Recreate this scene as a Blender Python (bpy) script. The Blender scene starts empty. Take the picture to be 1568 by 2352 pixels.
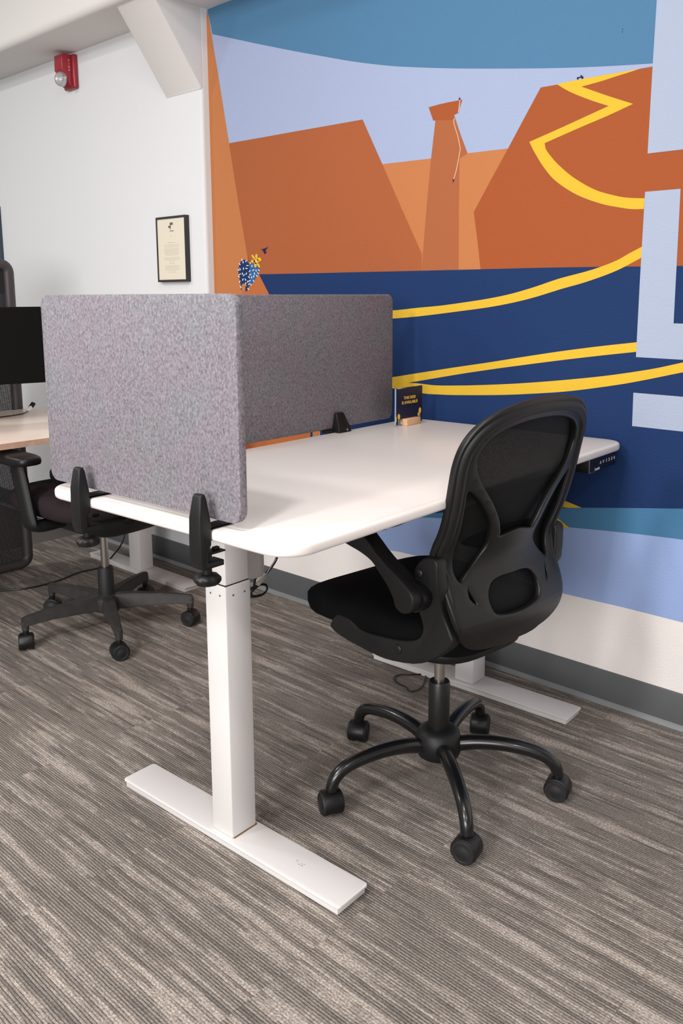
import bpy, bmesh, math, random
from mathutils import Vector, Matrix
random.seed(7)
sc = bpy.context.scene
COL = sc.collection

# ------------------------------------------------------------------ camera
TH = 0.0378                     # the white desk stands a little askew to the mural wall
cam_d = bpy.data.cameras.new('camera'); cam = bpy.data.objects.new('camera', cam_d); COL.objects.link(cam)
YAW, PITCH, ROLL, FPX = 0.7464, -0.1720, -0.0043, 1956.76
fwd = Vector((math.cos(PITCH)*math.cos(YAW), math.cos(PITCH)*math.sin(YAW), math.sin(PITCH)))
rgt = Vector((math.sin(YAW), -math.cos(YAW), 0)); upv = rgt.cross(fwd)
r2 = rgt*math.cos(ROLL)+upv*math.sin(ROLL); u2 = upv*math.cos(ROLL)-rgt*math.sin(ROLL)
R = Matrix((r2, u2, -fwd)).transposed().to_4x4()
cam.matrix_world = Matrix.Translation((-2.2258, -0.0188, 1.175)) @ R
cam_d.sensor_fit = 'AUTO'; cam_d.sensor_width = 36.0
cam_d.lens = FPX/2352*36.0
cam_d.shift_x = (784-784.15)/2352
cam_d.shift_y = (1020.39-1176)/2352
cam_d.clip_start = 0.05
sc.camera = cam

# ------------------------------------------------------------------ world, lamps, exposure
w = bpy.data.worlds.new('room_light'); sc.world = w; w.use_nodes = True
w.node_tree.nodes['Background'].inputs[0].default_value = (1.0, 0.99, 0.98, 1)
w.node_tree.nodes['Background'].inputs[1].default_value = 0.33
def lamp(name, loc, power, size, color=(1, .985, .965), aim=None):
    d = bpy.data.lights.new(name, 'AREA'); d.shape = 'DISK'; d.size = size; d.energy = power; d.color = color
    o = bpy.data.objects.new(name, d); COL.objects.link(o); o.location = loc
    dirn = (Vector(aim)-Vector(loc)) if aim else Vector((0, 0, -1))
    o.rotation_euler = dirn.to_track_quat('-Z', 'Y').to_euler()
    return o
lamp('ceiling_lamp', (-2.15, .71, 2.70), 13, .18)
lamp('ceiling_lamp', (-2.72, 1.85, 2.70), 15, .30)
lamp('ceiling_lamp', (-2.85, -1.25, 2.70), 16, .24)
lamp('ceiling_lamp', (-2.2, 4.2, 2.70), 22, .40)
lamp('ceiling_lamp', (-4.4, .95, 2.70), 38, .45, aim=(0, .95, .6))
lamp('ceiling_lamp', (-1.15, 1.55, 2.72), 6, .30)  # added overhead to lift the far part of the desk top
def low_fill(loc, aim, power, sx, sy):
    o = lamp('low_side_fill', loc, power, sx, (1, .985, .97), aim); o.data.shape = 'RECTANGLE'; o.data.size_y = sy
low_fill((-6.2, -.9, 1.55), (0, 1.3, .7), 128, 3.0, 1.5)  # broad low fill added from the room's far end; no window known there
sc.view_settings.view_transform = 'Standard'; sc.view_settings.look = 'None'
sc.view_settings.gamma = 1.0; sc.view_settings.use_curve_mapping = False
sc.view_settings.exposure = 0.74

# ------------------------------------------------------------------ helpers
def lin(c):
    return tuple((v/255/12.92 if v/255 <= .04045 else ((v/255+.055)/1.055)**2.4) for v in c)
MATS = {}
def mat(name, rgb, rough=.5, metal=0, bump=None, spec=.5, coat=0, var=0.0, vscale=8, linear=False, alpha=None):
    if name in MATS: return MATS[name]
    m = bpy.data.materials.new(name); m.use_nodes = True
    nt = m.node_tree; b = nt.nodes['Principled BSDF']
    c = rgb if linear else lin(rgb)
    b.inputs['Base Color'].default_value = (*c, 1)
    b.inputs['Roughness'].default_value = rough; b.inputs['Metallic'].default_value = metal
    b.inputs['Specular IOR Level'].default_value = spec
    b.inputs['Coat Weight'].default_value = coat
    geo = nt.nodes.new('ShaderNodeNewGeometry')
    if var:
        n = nt.nodes.new('ShaderNodeTexNoise'); n.inputs['Scale'].default_value = vscale; n.inputs['Detail'].default_value = 4
        nt.links.new(geo.outputs['Position'], n.inputs['Vector'])
        r = nt.nodes.new('ShaderNodeValToRGB')
        r.color_ramp.elements[0].position = .3; r.color_ramp.elements[1].position = .7
        r.color_ramp.elements[0].color = (*[max(0, v*(1-var)) for v in c], 1)
        r.color_ramp.elements[1].color = (*[v*(1+var) for v in c], 1)
        nt.links.new(n.outputs['Fac'], r.inputs['Fac']); nt.links.new(r.outputs['Color'], b.inputs['Base Color'])
    if bump:
        n = nt.nodes.new('ShaderNodeTexNoise'); n.inputs['Scale'].default_value = bump[0]; n.inputs['Detail'].default_value = 3
        nt.links.new(geo.outputs['Position'], n.inputs['Vector'])
        bp = nt.nodes.new('ShaderNodeBump'); bp.inputs['Strength'].default_value = bump[1]; bp.inputs['Distance'].default_value = bump[2] if len(bump) > 2 else .001
        nt.links.new(n.outputs['Fac'], bp.inputs['Height']); nt.links.new(bp.outputs['Normal'], b.inputs['Normal'])
    MATS[name] = m
    return m

def catmull(pts, n=6, closed=False):
    P = [Vector(p) for p in pts]; out = []; N = len(P)
    rng = range(N) if closed else range(N-1)
    for i in rng:
        if closed: a, b, c, d = P[(i-1) % N], P[i], P[(i+1) % N], P[(i+2) % N]
        else: a, b, c, d = P[max(i-1, 0)], P[i], P[i+1], P[min(i+2, N-1)]
        for k in range(n):
            t = k/n
            out.append(.5*((2*b)+(c-a)*t+(2*a-5*b+4*c-d)*t*t+(3*b-a-3*c+d)*t**3))
    if not closed: out.append(P[-1].copy())
    return out

def merge(bm, src):
    me = bpy.data.meshes.new('tmp'); src.to_mesh(me); src.free(); bm.from_mesh(me); bpy.data.meshes.remove(me)
def box(bm, x0, x1, y0, y1, z0, z1, bev=0, seg=2, M=None):
    t = bmesh.new()
    bmesh.ops.create_cube(t, size=1)
    for v in t.verts: v.co = Vector((x0+(v.co.x+.5)*(x1-x0), y0+(v.co.y+.5)*(y1-y0), z0+(v.co.z+.5)*(z1-z0)))
    if bev: bmesh.ops.bevel(t, geom=t.edges[:], offset=bev, segments=seg, profile=.5, affect='EDGES')
    if M: bmesh.ops.transform(t, matrix=M, verts=t.verts)
    merge(bm, t); return bm
def prism(bm, pts, axis, a, b, bev=0, seg=2, M=None):
    """pts: outline in the two other axes (in x,y,z order), extruded along axis from a to b"""
    t = bmesh.new()
    def P(p, h): return {'x': (h, p[0], p[1]), 'y': (p[0], h, p[1]), 'z': (p[0], p[1], h)}[axis]
    A = [t.verts.new(P(p, a)) for p in pts]; B = [t.verts.new(P(p, b)) for p in pts]
    n = len(pts)
    fa = t.faces.new(A); fb = t.faces.new(B[::-1])
    for i in range(n): t.faces.new((A[i], B[i], B[(i+1) % n], A[(i+1) % n]))
    bmesh.ops.recalc_face_normals(t, faces=t.faces)
    if bev:
        ed = [e for e in t.edges if (fa in e.link_faces or fb in e.link_faces)]
        bmesh.ops.bevel(t, geom=ed, offset=bev, segments=seg, profile=.5, affect='EDGES')
    if M: bmesh.ops.transform(t, matrix=M, verts=t.verts)
    merge(bm, t); return bm
def rrect(x0, x1, y0, y1, r, n=5):
    o = []
    for cx, cy, a0 in ((x1-r, y1-r, 0), (x0+r, y1-r, 90), (x0+r, y0+r, 180), (x1-r, y0+r, 270)):
        for k in range(n+1):
            a = math.radians(a0+90*k/n); o.append((cx+r*math.cos(a), cy+r*math.sin(a)))
    return o
def tube(bm, pts, rad, seg=10, caps=True, flat=None, flataxis=None, closed=False):
    P = [Vector(p) for p in pts]; n = len(P)
    rs = rad if isinstance(rad, (list, tuple)) else [rad]*n
    rings = []; N = None
    for i in range(n):
        if closed: T = (P[(i+1) % n]-P[i-1]).normalized()
        else: T = (P[min(i+1, n-1)]-P[max(i-1, 0)]).normalized()
        if flataxis is not None:
            B = Vector(flataxis); B = (B-T*B.dot(T)).normalized(); N = B.cross(T)
        else:
            if N is None: N = T.orthogonal().normalized()
            N = (N-T*N.dot(T)).normalized(); B = T.cross(N)
        f = (flat[i] if isinstance(flat, (list, tuple)) else flat) if flat is not None else 1
        rings.append([bm.verts.new(P[i]+N*rs[i]*math.cos(2*math.pi*k/seg)+B*rs[i]*f*math.sin(2*math.pi*k/seg)) for k in range(seg)])
    m = n if closed else n-1
    for i in range(m):
        a, b = rings[i], rings[(i+1) % n]
        for k in range(seg): bm.faces.new((a[k], a[(k+1) % seg], b[(k+1) % seg], b[k]))
    if caps and not closed:
        bm.faces.new(rings[0][::-1]); bm.faces.new(rings[-1])
    return bm
def lathe(bm, prof, M=None, seg=20, ang=None):
    """prof: list of (r, h) turned about local z"""
    t = bmesh.new(); rings = []
    for r, h in prof:
        rings.append([t.verts.new((r*math.cos(2*math.pi*k/seg), r*math.sin(2*math.pi*k/seg), h)) for k in range(seg)] if r > 1e-6 else [t.verts.new((0, 0, h))])
    for a, b in zip(rings, rings[1:]):
        for k in range(seg):
            k2 = (k+1) % seg
            if len(a) == 1 and len(b) == 1: continue
            if len(a) == 1: t.faces.new((a[0], b[k2], b[k]))
            elif len(b) == 1: t.faces.new((a[k], a[k2], b[0]))
            else: t.faces.new((a[k], a[k2], b[k2], b[k]))
    if len(rings[0]) > 1: t.faces.new(rings[0][::-1])
    if len(rings[-1]) > 1: t.faces.new(rings[-1])
    bmesh.ops.recalc_face_normals(t, faces=t.faces)
    if M: bmesh.ops.transform(t, matrix=M, verts=t.verts)
    merge(bm, t); return bm
def superq(bm, c, size, e1=.5, e2=.5, nu=32, nv=16, fn=None):
    t = bmesh.new(); rows = []
    sg = lambda v, e: math.copysign(abs(v)**e, v)
    for j in range(nv+1):
        ph = -math.pi/2+math.pi*j/nv; row = []
        for i in range(nu):
            th = 2*math.pi*i/nu
            p = Vector((size[0]*sg(math.cos(ph), e1)*sg(math.cos(th), e2), size[1]*sg(math.cos(ph), e1)*sg(math.sin(th), e2), size[2]*sg(math.sin(ph), e1)))
            if fn: p = fn(p)
            row.append(t.verts.new(p+Vector(c)))
        rows.append(row)
    for a, b in zip(rows, rows[1:]):
        for i in range(nu): t.faces.new((a[i], a[(i+1) % nu], b[(i+1) % nu], b[i]))
    bmesh.ops.remove_doubles(t, verts=t.verts, dist=1e-6)
    bmesh.ops.recalc_face_normals(t, faces=t.faces)
    merge(bm, t); return bm
def text_bm(s, size, ext=.0004, off=0.0, align='LEFT'):
    cu = bpy.data.curves.new('t', 'FONT'); cu.body = s; cu.size = size; cu.extrude = ext; cu.offset = off; cu.align_x = align
    o = bpy.data.objects.new('t', cu); COL.objects.link(o)
    dg = bpy.context.evaluated_depsgraph_get(); me = o.evaluated_get(dg).to_mesh()
    bm = bmesh.new(); bm.from_mesh(me); o.evaluated_get(dg).to_mesh_clear()
    bpy.data.objects.remove(o); bpy.data.curves.remove(cu)
    return bm
FACE_NY = Matrix(((1, 0, 0, 0), (0, 0, -1, 0), (0, 1, 0, 0), (0, 0, 0, 1)))      # text lying in xz, read from -y
FACE_NX = Matrix(((0, 0, -1, 0), (-1, 0, 0, 0), (0, 1, 0, 0), (0, 0, 0, 1)))     # text lying in yz, read from -x
def obj(name, bm, m, parent=None, smooth=40, label=None, stuff=False):
    me = bpy.data.meshes.new(name); bm.to_mesh(me); bm.free()
    me.materials.append(m)
    if smooth:
        me.polygons.foreach_set('use_smooth', [True]*len(me.polygons)); me.set_sharp_from_angle(angle=math.radians(smooth))
    o = bpy.data.objects.new(name, me); COL.objects.link(o)
    if parent: o.parent = parent
    if label: o['label'] = label
    if stuff: o['kind'] = 'stuff'
    return o
def struct(name, bm, m, parent=None, smooth=40):
    o = obj(name, bm, m, parent, smooth)
    if not parent: o['kind'] = 'structure'
    return o
def thing(name, label, cat, loc=(0, 0, 0), rotz=0, group=None):
    o = bpy.data.objects.new(name, None); COL.objects.link(o); o.location = loc; o.rotation_euler = (0, 0, rotz)
    o.empty_display_size = .05
    o['label'] = label; o['category'] = cat
    if group: o['group'] = group
    return o
def tag(o, label, cat, group=None):
    o['label'] = label; o['category'] = cat
    if group: o['group'] = group
    return o
NB = bmesh.new
def shift(bm, v):
    bmesh.ops.translate(bm, vec=Vector(v), verts=bm.verts); return bm
def dpt(x, y, z=0):            # point of the askew desk's grid -> room
    c, s = math.cos(TH), math.sin(TH); return Vector((c*x-s*y, s*x+c*y, z))
MURAL = [
 ('painted_water','lightblue',1,[(2.2324,0.3446),(1.9026,0.4079),(1.649,0.4588),(1.4463,0.5022),(1.2898,0.5343),(1.0962,0.5708),(0.9487,0.5949),(0.8083,0.6167),(0.6644,0.6375),(0.5154,0.6573),(0.4869,0.3048),(0.6402,0.3038),(0.7882,0.3035),(0.9579,0.3037),(1.1465,0.3002),(1.4407,0.3018),(1.7552,0.301),(1.8355,0.2956),(2.2332,0.2928)]),
 ('painted_water','teal',2,[(2.2324,0.3446),(1.9026,0.4079),(1.649,0.4588),(1.4463,0.5022),(1.2898,0.5343),(1.0962,0.5708),(0.9487,0.5949),(0.8083,0.6167),(0.6644,0.6375),(0.5154,0.6573),(0.5063,0.5446),(0.6573,0.5394),(0.8029,0.5323),(0.9572,0.5217),(1.1331,0.5056),(1.2883,0.4922),(1.5705,0.4547),(1.6487,0.4443),(1.9026,0.404),(2.2323,0.3498)]),
 ('painted_lake','navy',5,[(2.466,1.2591),(2.2174,1.2572),(1.9436,1.2562),(1.7004,1.2548),(1.4672,1.254),(1.259,1.2534),(1.0976,1.2517),(0.9579,1.2492),(0.8489,1.248),(0.7085,1.2469),(0.5631,1.2459),(0.5154,0.6573),(0.6644,0.6375),(0.8083,0.6167),(0.9487,0.5949),(1.0962,0.5708),(1.2898,0.5343),(1.4463,0.5022),(1.649,0.4588),(1.9026,0.4079),(2.2324,0.3446),(2.151,0.3588),(2.1472,0.6822),(2.413,1.1866)]),
 ('painted_sky','sky',1,[(2.7291,2.2619),(2.8278,2.256),(2.8897,1.1426),(1.629,1.147),(0.9203,1.1495),(0.5096,1.1509),(0.5955,2.1767),(1.3555,2.3244),(2.599,2.2644)]),
 ('painted_sky','darksky',2,[(2.7044,2.1659),(2.5716,2.1228),(2.4371,2.0793),(2.2631,2.0244),(2.1008,1.9751),(1.9961,1.9439),(1.8961,1.9169),(1.8067,1.8949),(1.7088,1.8743),(1.5927,1.8517),(1.4829,1.832),(1.3291,1.806),(1.1869,1.7836),(1.0638,1.7669),(0.957,1.7542),(0.9569,1.7544),(0.7436,1.7302),(0.5564,1.7094),(0.5955,2.1767),(1.3555,2.3244),(2.599,2.2644),(2.7289,2.2596)]),
 ('painted_cliff','orange_l',2,[(1.8524,1.6005),(1.654,1.5971),(1.5178,1.5977),(1.3766,1.5954),(1.1918,1.5938),(0.9578,1.5348),(0.8673,1.5348),(0.7295,1.5356),(0.5866,1.5358),(0.563,1.2449),(0.9578,1.2481),(1.259,1.2521),(1.7004,1.2534),(1.8658,1.2557)]),
 ('painted_cliff','orange_l',3,[(2.7291,2.2557),(2.6781,2.0253),(2.6221,1.7567),(2.581,1.5577),(2.5306,1.3296),(2.483,1.243),(2.5963,1.1605),(2.641,1.0402),(2.6629,0.5045),(2.6759,0.1858),(3.0829,-0.0153),(2.9183,1.1605),(2.8513,1.8322)]),
 ('painted_cliff','orange_m',3,[(2.6221,1.7567),(2.4376,1.755),(2.2532,1.7539),(2.0826,1.7523),(1.9383,1.7512),(1.8958,1.6766),(1.8524,1.6005),(1.7707,1.4554),(1.6861,1.3083),(1.6863,1.2531),(1.9436,1.2545),(2.2174,1.2556),(2.4676,1.2558),(2.498,1.2433),(2.5306,1.3296),(2.581,1.5577)]),
 ('painted_cliff','orange_s',4,[(1.5695,1.7146),(1.5439,1.6535),(1.5178,1.5977),(1.547,1.5857),(1.546,1.4371),(1.5425,1.2552),(1.6864,1.2545),(1.6775,1.3576),(1.6672,1.4721),(1.654,1.5971),(1.6392,1.7081),(1.6064,1.7146)]),
 ('painted_cliff','orange_d',5,[(1.6655,1.7503),(1.6235,1.7531),(1.591,1.754),(1.5404,1.754),(1.549,1.7341),(1.5534,1.7186),(1.5695,1.7146),(1.5737,1.7013),(1.6392,1.7081),(1.6476,1.7087)]),
 ('painted_cliff','orange_d',4,[(1.2765,1.7468),(1.2263,1.7463),(1.1398,1.7485),(1.0489,1.7475),(0.989,1.7472),(0.957,1.7469),(0.9578,1.5348),(0.8673,1.5348),(0.7295,1.5356),(0.5866,1.5358),(0.563,1.2449),(0.8488,1.2469),(0.9578,1.2481),(1.259,1.2521),(1.4614,1.2539),(1.4759,1.3428),(1.4907,1.4247),(1.4316,1.514),(1.3766,1.5954),(1.3259,1.6726)]),
 ('painted_hill','orange_h',6,[(2.4829,1.2463),(2.4655,1.2599),(2.4117,1.1866),(2.3347,1.0426),(2.2467,0.8724),(2.1967,0.7),(2.1621,0.569),(2.1397,0.3558),(2.6759,0.1858),(2.6621,0.5229),(2.6261,1.1435),(2.5558,1.1974)]),
 ('painted_hill','orange_l2',7,[(2.1843,0.6898),(2.1492,0.6999),(2.1504,0.6034),(2.1856,0.5992)]),
 ('painted_hill','navy',8,[(2.1956,0.6969),(2.1853,0.6979),(2.1867,0.599),(2.197,0.5978)]),
 ('painted_letter','letter',8,[(0.9556,1.914),(0.9557,1.9038),(0.9571,1.7477),(0.9578,1.5348),(0.8673,1.5348),(0.7294,1.5346),(0.6325,1.5338),(0.6838,2.1888),(0.953,2.2441)]),
 ('painted_letter','letter',8,[(0.9589,1.4395),(0.8664,1.4393),(0.8648,1.2709),(0.8632,1.102),(0.8395,1.1018),(0.6475,1.1003),(0.6405,1.0078),(0.8335,1.0091),(0.9591,1.0106),(0.9597,1.2176)]),
 ('painted_letter','letter',8,[(0.9608,0.9143),(0.8274,0.9133),(0.6433,0.9113),(0.6404,0.8181),(0.8215,0.822),(0.9593,0.823)]),
 ('painted_trail','yellow',6,[(1.2265,1.7474),(1.1389,1.7485),(1.0489,1.7475),(0.989,1.7472),(1.0248,1.7424),(1.0484,1.7399),(1.0991,1.7336),(1.1521,1.7292),(1.0817,1.6969),(1.0453,1.6811),(1.004,1.6634),(1.0676,1.6451),(1.1541,1.6233),(1.2579,1.5959),(1.2529,1.5789),(1.2356,1.5571),(1.2131,1.5338),(1.165,1.4948),(1.1001,1.4569),(1.0381,1.4356),(1.0014,1.4277),(0.9592,1.4233),(0.96,1.3964),(0.9878,1.3978),(1.0193,1.4032),(1.0806,1.4187),(1.1537,1.4484),(1.2207,1.4917),(1.2606,1.5344),(1.2915,1.579),(1.3068,1.6052),(1.2067,1.6312),(1.0712,1.6681),(1.1064,1.6826),(1.145,1.7005),(1.1845,1.7205),(1.2046,1.7327)]),
 ('painted_trail','yellow',6,[(0.9591,1.3003),(0.9934,1.2842),(1.029,1.2663),(1.0985,1.2438),(1.1995,1.2208),(1.2781,1.1981),(1.3577,1.1788),(1.4365,1.1653),(1.5206,1.1544),(1.6085,1.1443),(1.6988,1.137),(1.8026,1.1278),(1.9437,1.1222),(2.0881,1.1209),(2.0883,1.0918),(1.9437,1.094),(1.8024,1.1012),(1.7127,1.1081),(1.6285,1.1168),(1.5199,1.1293),(1.4327,1.1398),(1.3568,1.152),(1.277,1.1688),(1.1874,1.193),(1.115,1.211),(1.0276,1.2395),(0.9586,1.2721)]),
 ('painted_trail','yellow',6,[(0.9585,1.0502),(1.061,1.0361),(1.1796,1.0176),(1.3067,0.9951),(1.4199,0.9742),(1.5405,0.9532),(1.6691,0.9301),(1.8009,0.9058),(1.9641,0.8776),(1.9641,0.8684),(1.8005,0.8675),(1.7315,0.8701),(1.6769,0.8603),(1.6065,0.8612),(1.5384,0.8645),(1.378,0.8769),(1.2661,0.8891),(1.1608,0.9032),(1.0616,0.9213),(0.9681,0.9413),(0.8314,0.9768),(0.6917,1.0139),(0.5475,1.0535),(0.5495,1.0779),(0.6934,1.0375),(0.8331,1.0021),(0.9102,0.9816),(1.0314,0.9571),(1.1286,0.9414),(1.2317,0.9268),(1.3411,0.9132),(1.4574,0.9015),(1.5391,0.8947),(1.6244,0.8896),(1.6863,0.8912),(1.7354,0.8909),(1.6248,0.9129),(1.5234,0.9329),(1.4115,0.9533),(1.3058,0.9713),(1.1785,0.9921),(1.0597,1.0103),(0.9588,1.0246)]),
 ('painted_trail','yellow',6,[(1.2474,0.5966),(1.1624,0.585),(1.0965,0.5712),(1.1386,0.5637),(1.1727,0.562),(1.2313,0.5616),(1.2686,0.5704)]),
 ('painted_trail','yellow',6,[(1.2192,0.5502),(1.183,0.5331),(1.1317,0.5042),(1.1484,0.5015),(1.1638,0.4992),(1.1902,0.5138),(1.2303,0.535)]),
 ('painted_rope','cream',7,[(1.5499,1.7555),(1.551,1.742),(1.5546,1.7189),(1.5521,1.7183),(1.5485,1.7414),(1.5474,1.755)]),
 ('painted_rope','cream',7,[(1.5685,1.7047),(1.5716,1.696),(1.5664,1.68),(1.5545,1.6495),(1.5449,1.6133),(1.5499,1.5887),(1.5587,1.5515),(1.567,1.528),(1.5647,1.5272),(1.5563,1.5508),(1.5475,1.5881),(1.5425,1.6131),(1.5522,1.6497),(1.5641,1.6802),(1.5692,1.6957),(1.5662,1.7038)]),
 ('painted_climber','ink',8,[(1.5504,1.7629),(1.5464,1.7574),(1.5479,1.7545),(1.5534,1.7559)]),
 ('painted_climber','ink',8,[(1.5707,1.5267),(1.5642,1.5255),(1.5657,1.5199),(1.5696,1.5164),(1.5689,1.5214)]),
 ('painted_bicycle','ink',8,[(1.1661,1.7502),(1.167,1.7537),(1.1651,1.7557),(1.1598,1.7552),(1.156,1.7553),(1.1567,1.7583),(1.1529,1.7593),(1.1521,1.7564),(1.1481,1.7546),(1.1473,1.7505),(1.1498,1.7483),(1.1531,1.7497),(1.1539,1.7521),(1.1598,1.7533),(1.1616,1.7517),(1.1628,1.7491)]),
 ('painted_cactus','blue',7,[(2.5162,1.2991),(2.5083,1.3039),(2.4981,1.3002),(2.478,1.2913),(2.463,1.2843),(2.4646,1.2727),(2.47,1.2611),(2.4793,1.248),(2.4899,1.2364),(2.5032,1.2248),(2.5216,1.2149),(2.5325,1.2014),(2.5347,1.215),(2.5263,1.2319),(2.5189,1.2571),(2.5194,1.2807)]),
 ('painted_cactus','navy',8,[(2.5494,1.316),(2.539,1.3145),(2.5288,1.3086),(2.5213,1.3009),(2.5179,1.2873),(2.5183,1.2739),(2.5215,1.2571),(2.5208,1.2403),(2.5252,1.2251),(2.527,1.2116),(2.5353,1.196),(2.5458,1.1961),(2.5452,1.2135),(2.5346,1.2167),(2.5448,1.2237),(2.5566,1.2264),(2.566,1.2222),(2.569,1.212),(2.5669,1.1983),(2.5708,1.2),(2.5727,1.2206),(2.5773,1.2377),(2.5819,1.2583),(2.5839,1.2754),(2.5793,1.2923),(2.5721,1.3057),(2.5613,1.3138)]),
 ('painted_flower','yellow',9,[(2.4862,1.3167),(2.4893,1.3166),(2.4934,1.3182),(2.4978,1.3212),(2.5016,1.3249),(2.5041,1.3288),(2.5046,1.3318),(2.5033,1.3336),(2.5002,1.3337),(2.4961,1.3321),(2.4917,1.3291),(2.4879,1.3253),(2.4854,1.3215),(2.4849,1.3184)]),
 ('painted_flower','yellow',9,[(2.4772,1.3159),(2.48,1.3171),(2.4821,1.3201),(2.483,1.3243),(2.4826,1.3288),(2.481,1.3329),(2.4784,1.3356),(2.4755,1.3364),(2.4727,1.3352),(2.4707,1.3323),(2.4697,1.3281),(2.4701,1.3235),(2.4717,1.3195),(2.4743,1.3168)]),
 ('painted_flower','yellow',9,[(2.4484,1.3126),(2.4505,1.3098),(2.4547,1.308),(2.46,1.3074),(2.4655,1.3082),(2.4701,1.3102),(2.4728,1.3131),(2.4732,1.3162),(2.471,1.319),(2.4669,1.3208),(2.4615,1.3214),(2.456,1.3206),(2.4515,1.3186),(2.4488,1.3157)]),
 ('painted_flower','yellow',9,[(2.5088,1.3078),(2.5081,1.3104),(2.505,1.3127),(2.5003,1.3142),(2.4949,1.3145),(2.4898,1.3137),(2.4861,1.3118),(2.4844,1.3093),(2.4851,1.3066),(2.4881,1.3043),(2.4928,1.3029),(2.4982,1.3025),(2.5033,1.3034),(2.5071,1.3052)]),
 ('painted_flower','yellow',9,[(2.4846,1.2849),(2.4877,1.2861),(2.4899,1.2891),(2.4907,1.2932),(2.49,1.2976),(2.4879,1.3015),(2.4848,1.304),(2.4813,1.3047),(2.4782,1.3034),(2.476,1.3005),(2.4752,1.2964),(2.4759,1.292),(2.478,1.2881),(2.4811,1.2856)]),
 ('painted_flower','yellow',9,[(2.4579,1.2838),(2.4609,1.2839),(2.4648,1.2857),(2.4688,1.2889),(2.4721,1.2928),(2.474,1.2967),(2.4741,1.2998),(2.4726,1.3015),(2.4695,1.3014),(2.4656,1.2996),(2.4617,1.2964),(2.4584,1.2925),(2.4565,1.2886),(2.4563,1.2855)]),
 ('painted_flower','yellow',9,[(2.464,1.3075),(2.4656,1.3034),(2.4698,1.3002),(2.4757,1.2985),(2.4823,1.2987),(2.4882,1.3007),(2.4922,1.3042),(2.4935,1.3084),(2.4919,1.3126),(2.4877,1.3158),(2.4817,1.3175),(2.4751,1.3173),(2.4693,1.3152),(2.4653,1.3118)]),
 ('painted_flower','cream',10,[(2.4741,1.3078),(2.4741,1.3047),(2.4753,1.3024),(2.4774,1.3016),(2.4798,1.3025),(2.482,1.3049),(2.4833,1.3081),(2.4833,1.3113),(2.4821,1.3136),(2.48,1.3143),(2.4776,1.3134),(2.4754,1.311)]),
 ('painted_bird','ink',8,[(2.4545,1.3531),(2.4408,1.351),(2.4332,1.3546),(2.4258,1.354),(2.412,1.3608),(2.4172,1.352),(2.426,1.3461),(2.4192,1.3398),(2.4289,1.3325),(2.4342,1.3379),(2.4409,1.3472)]),
]
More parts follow.
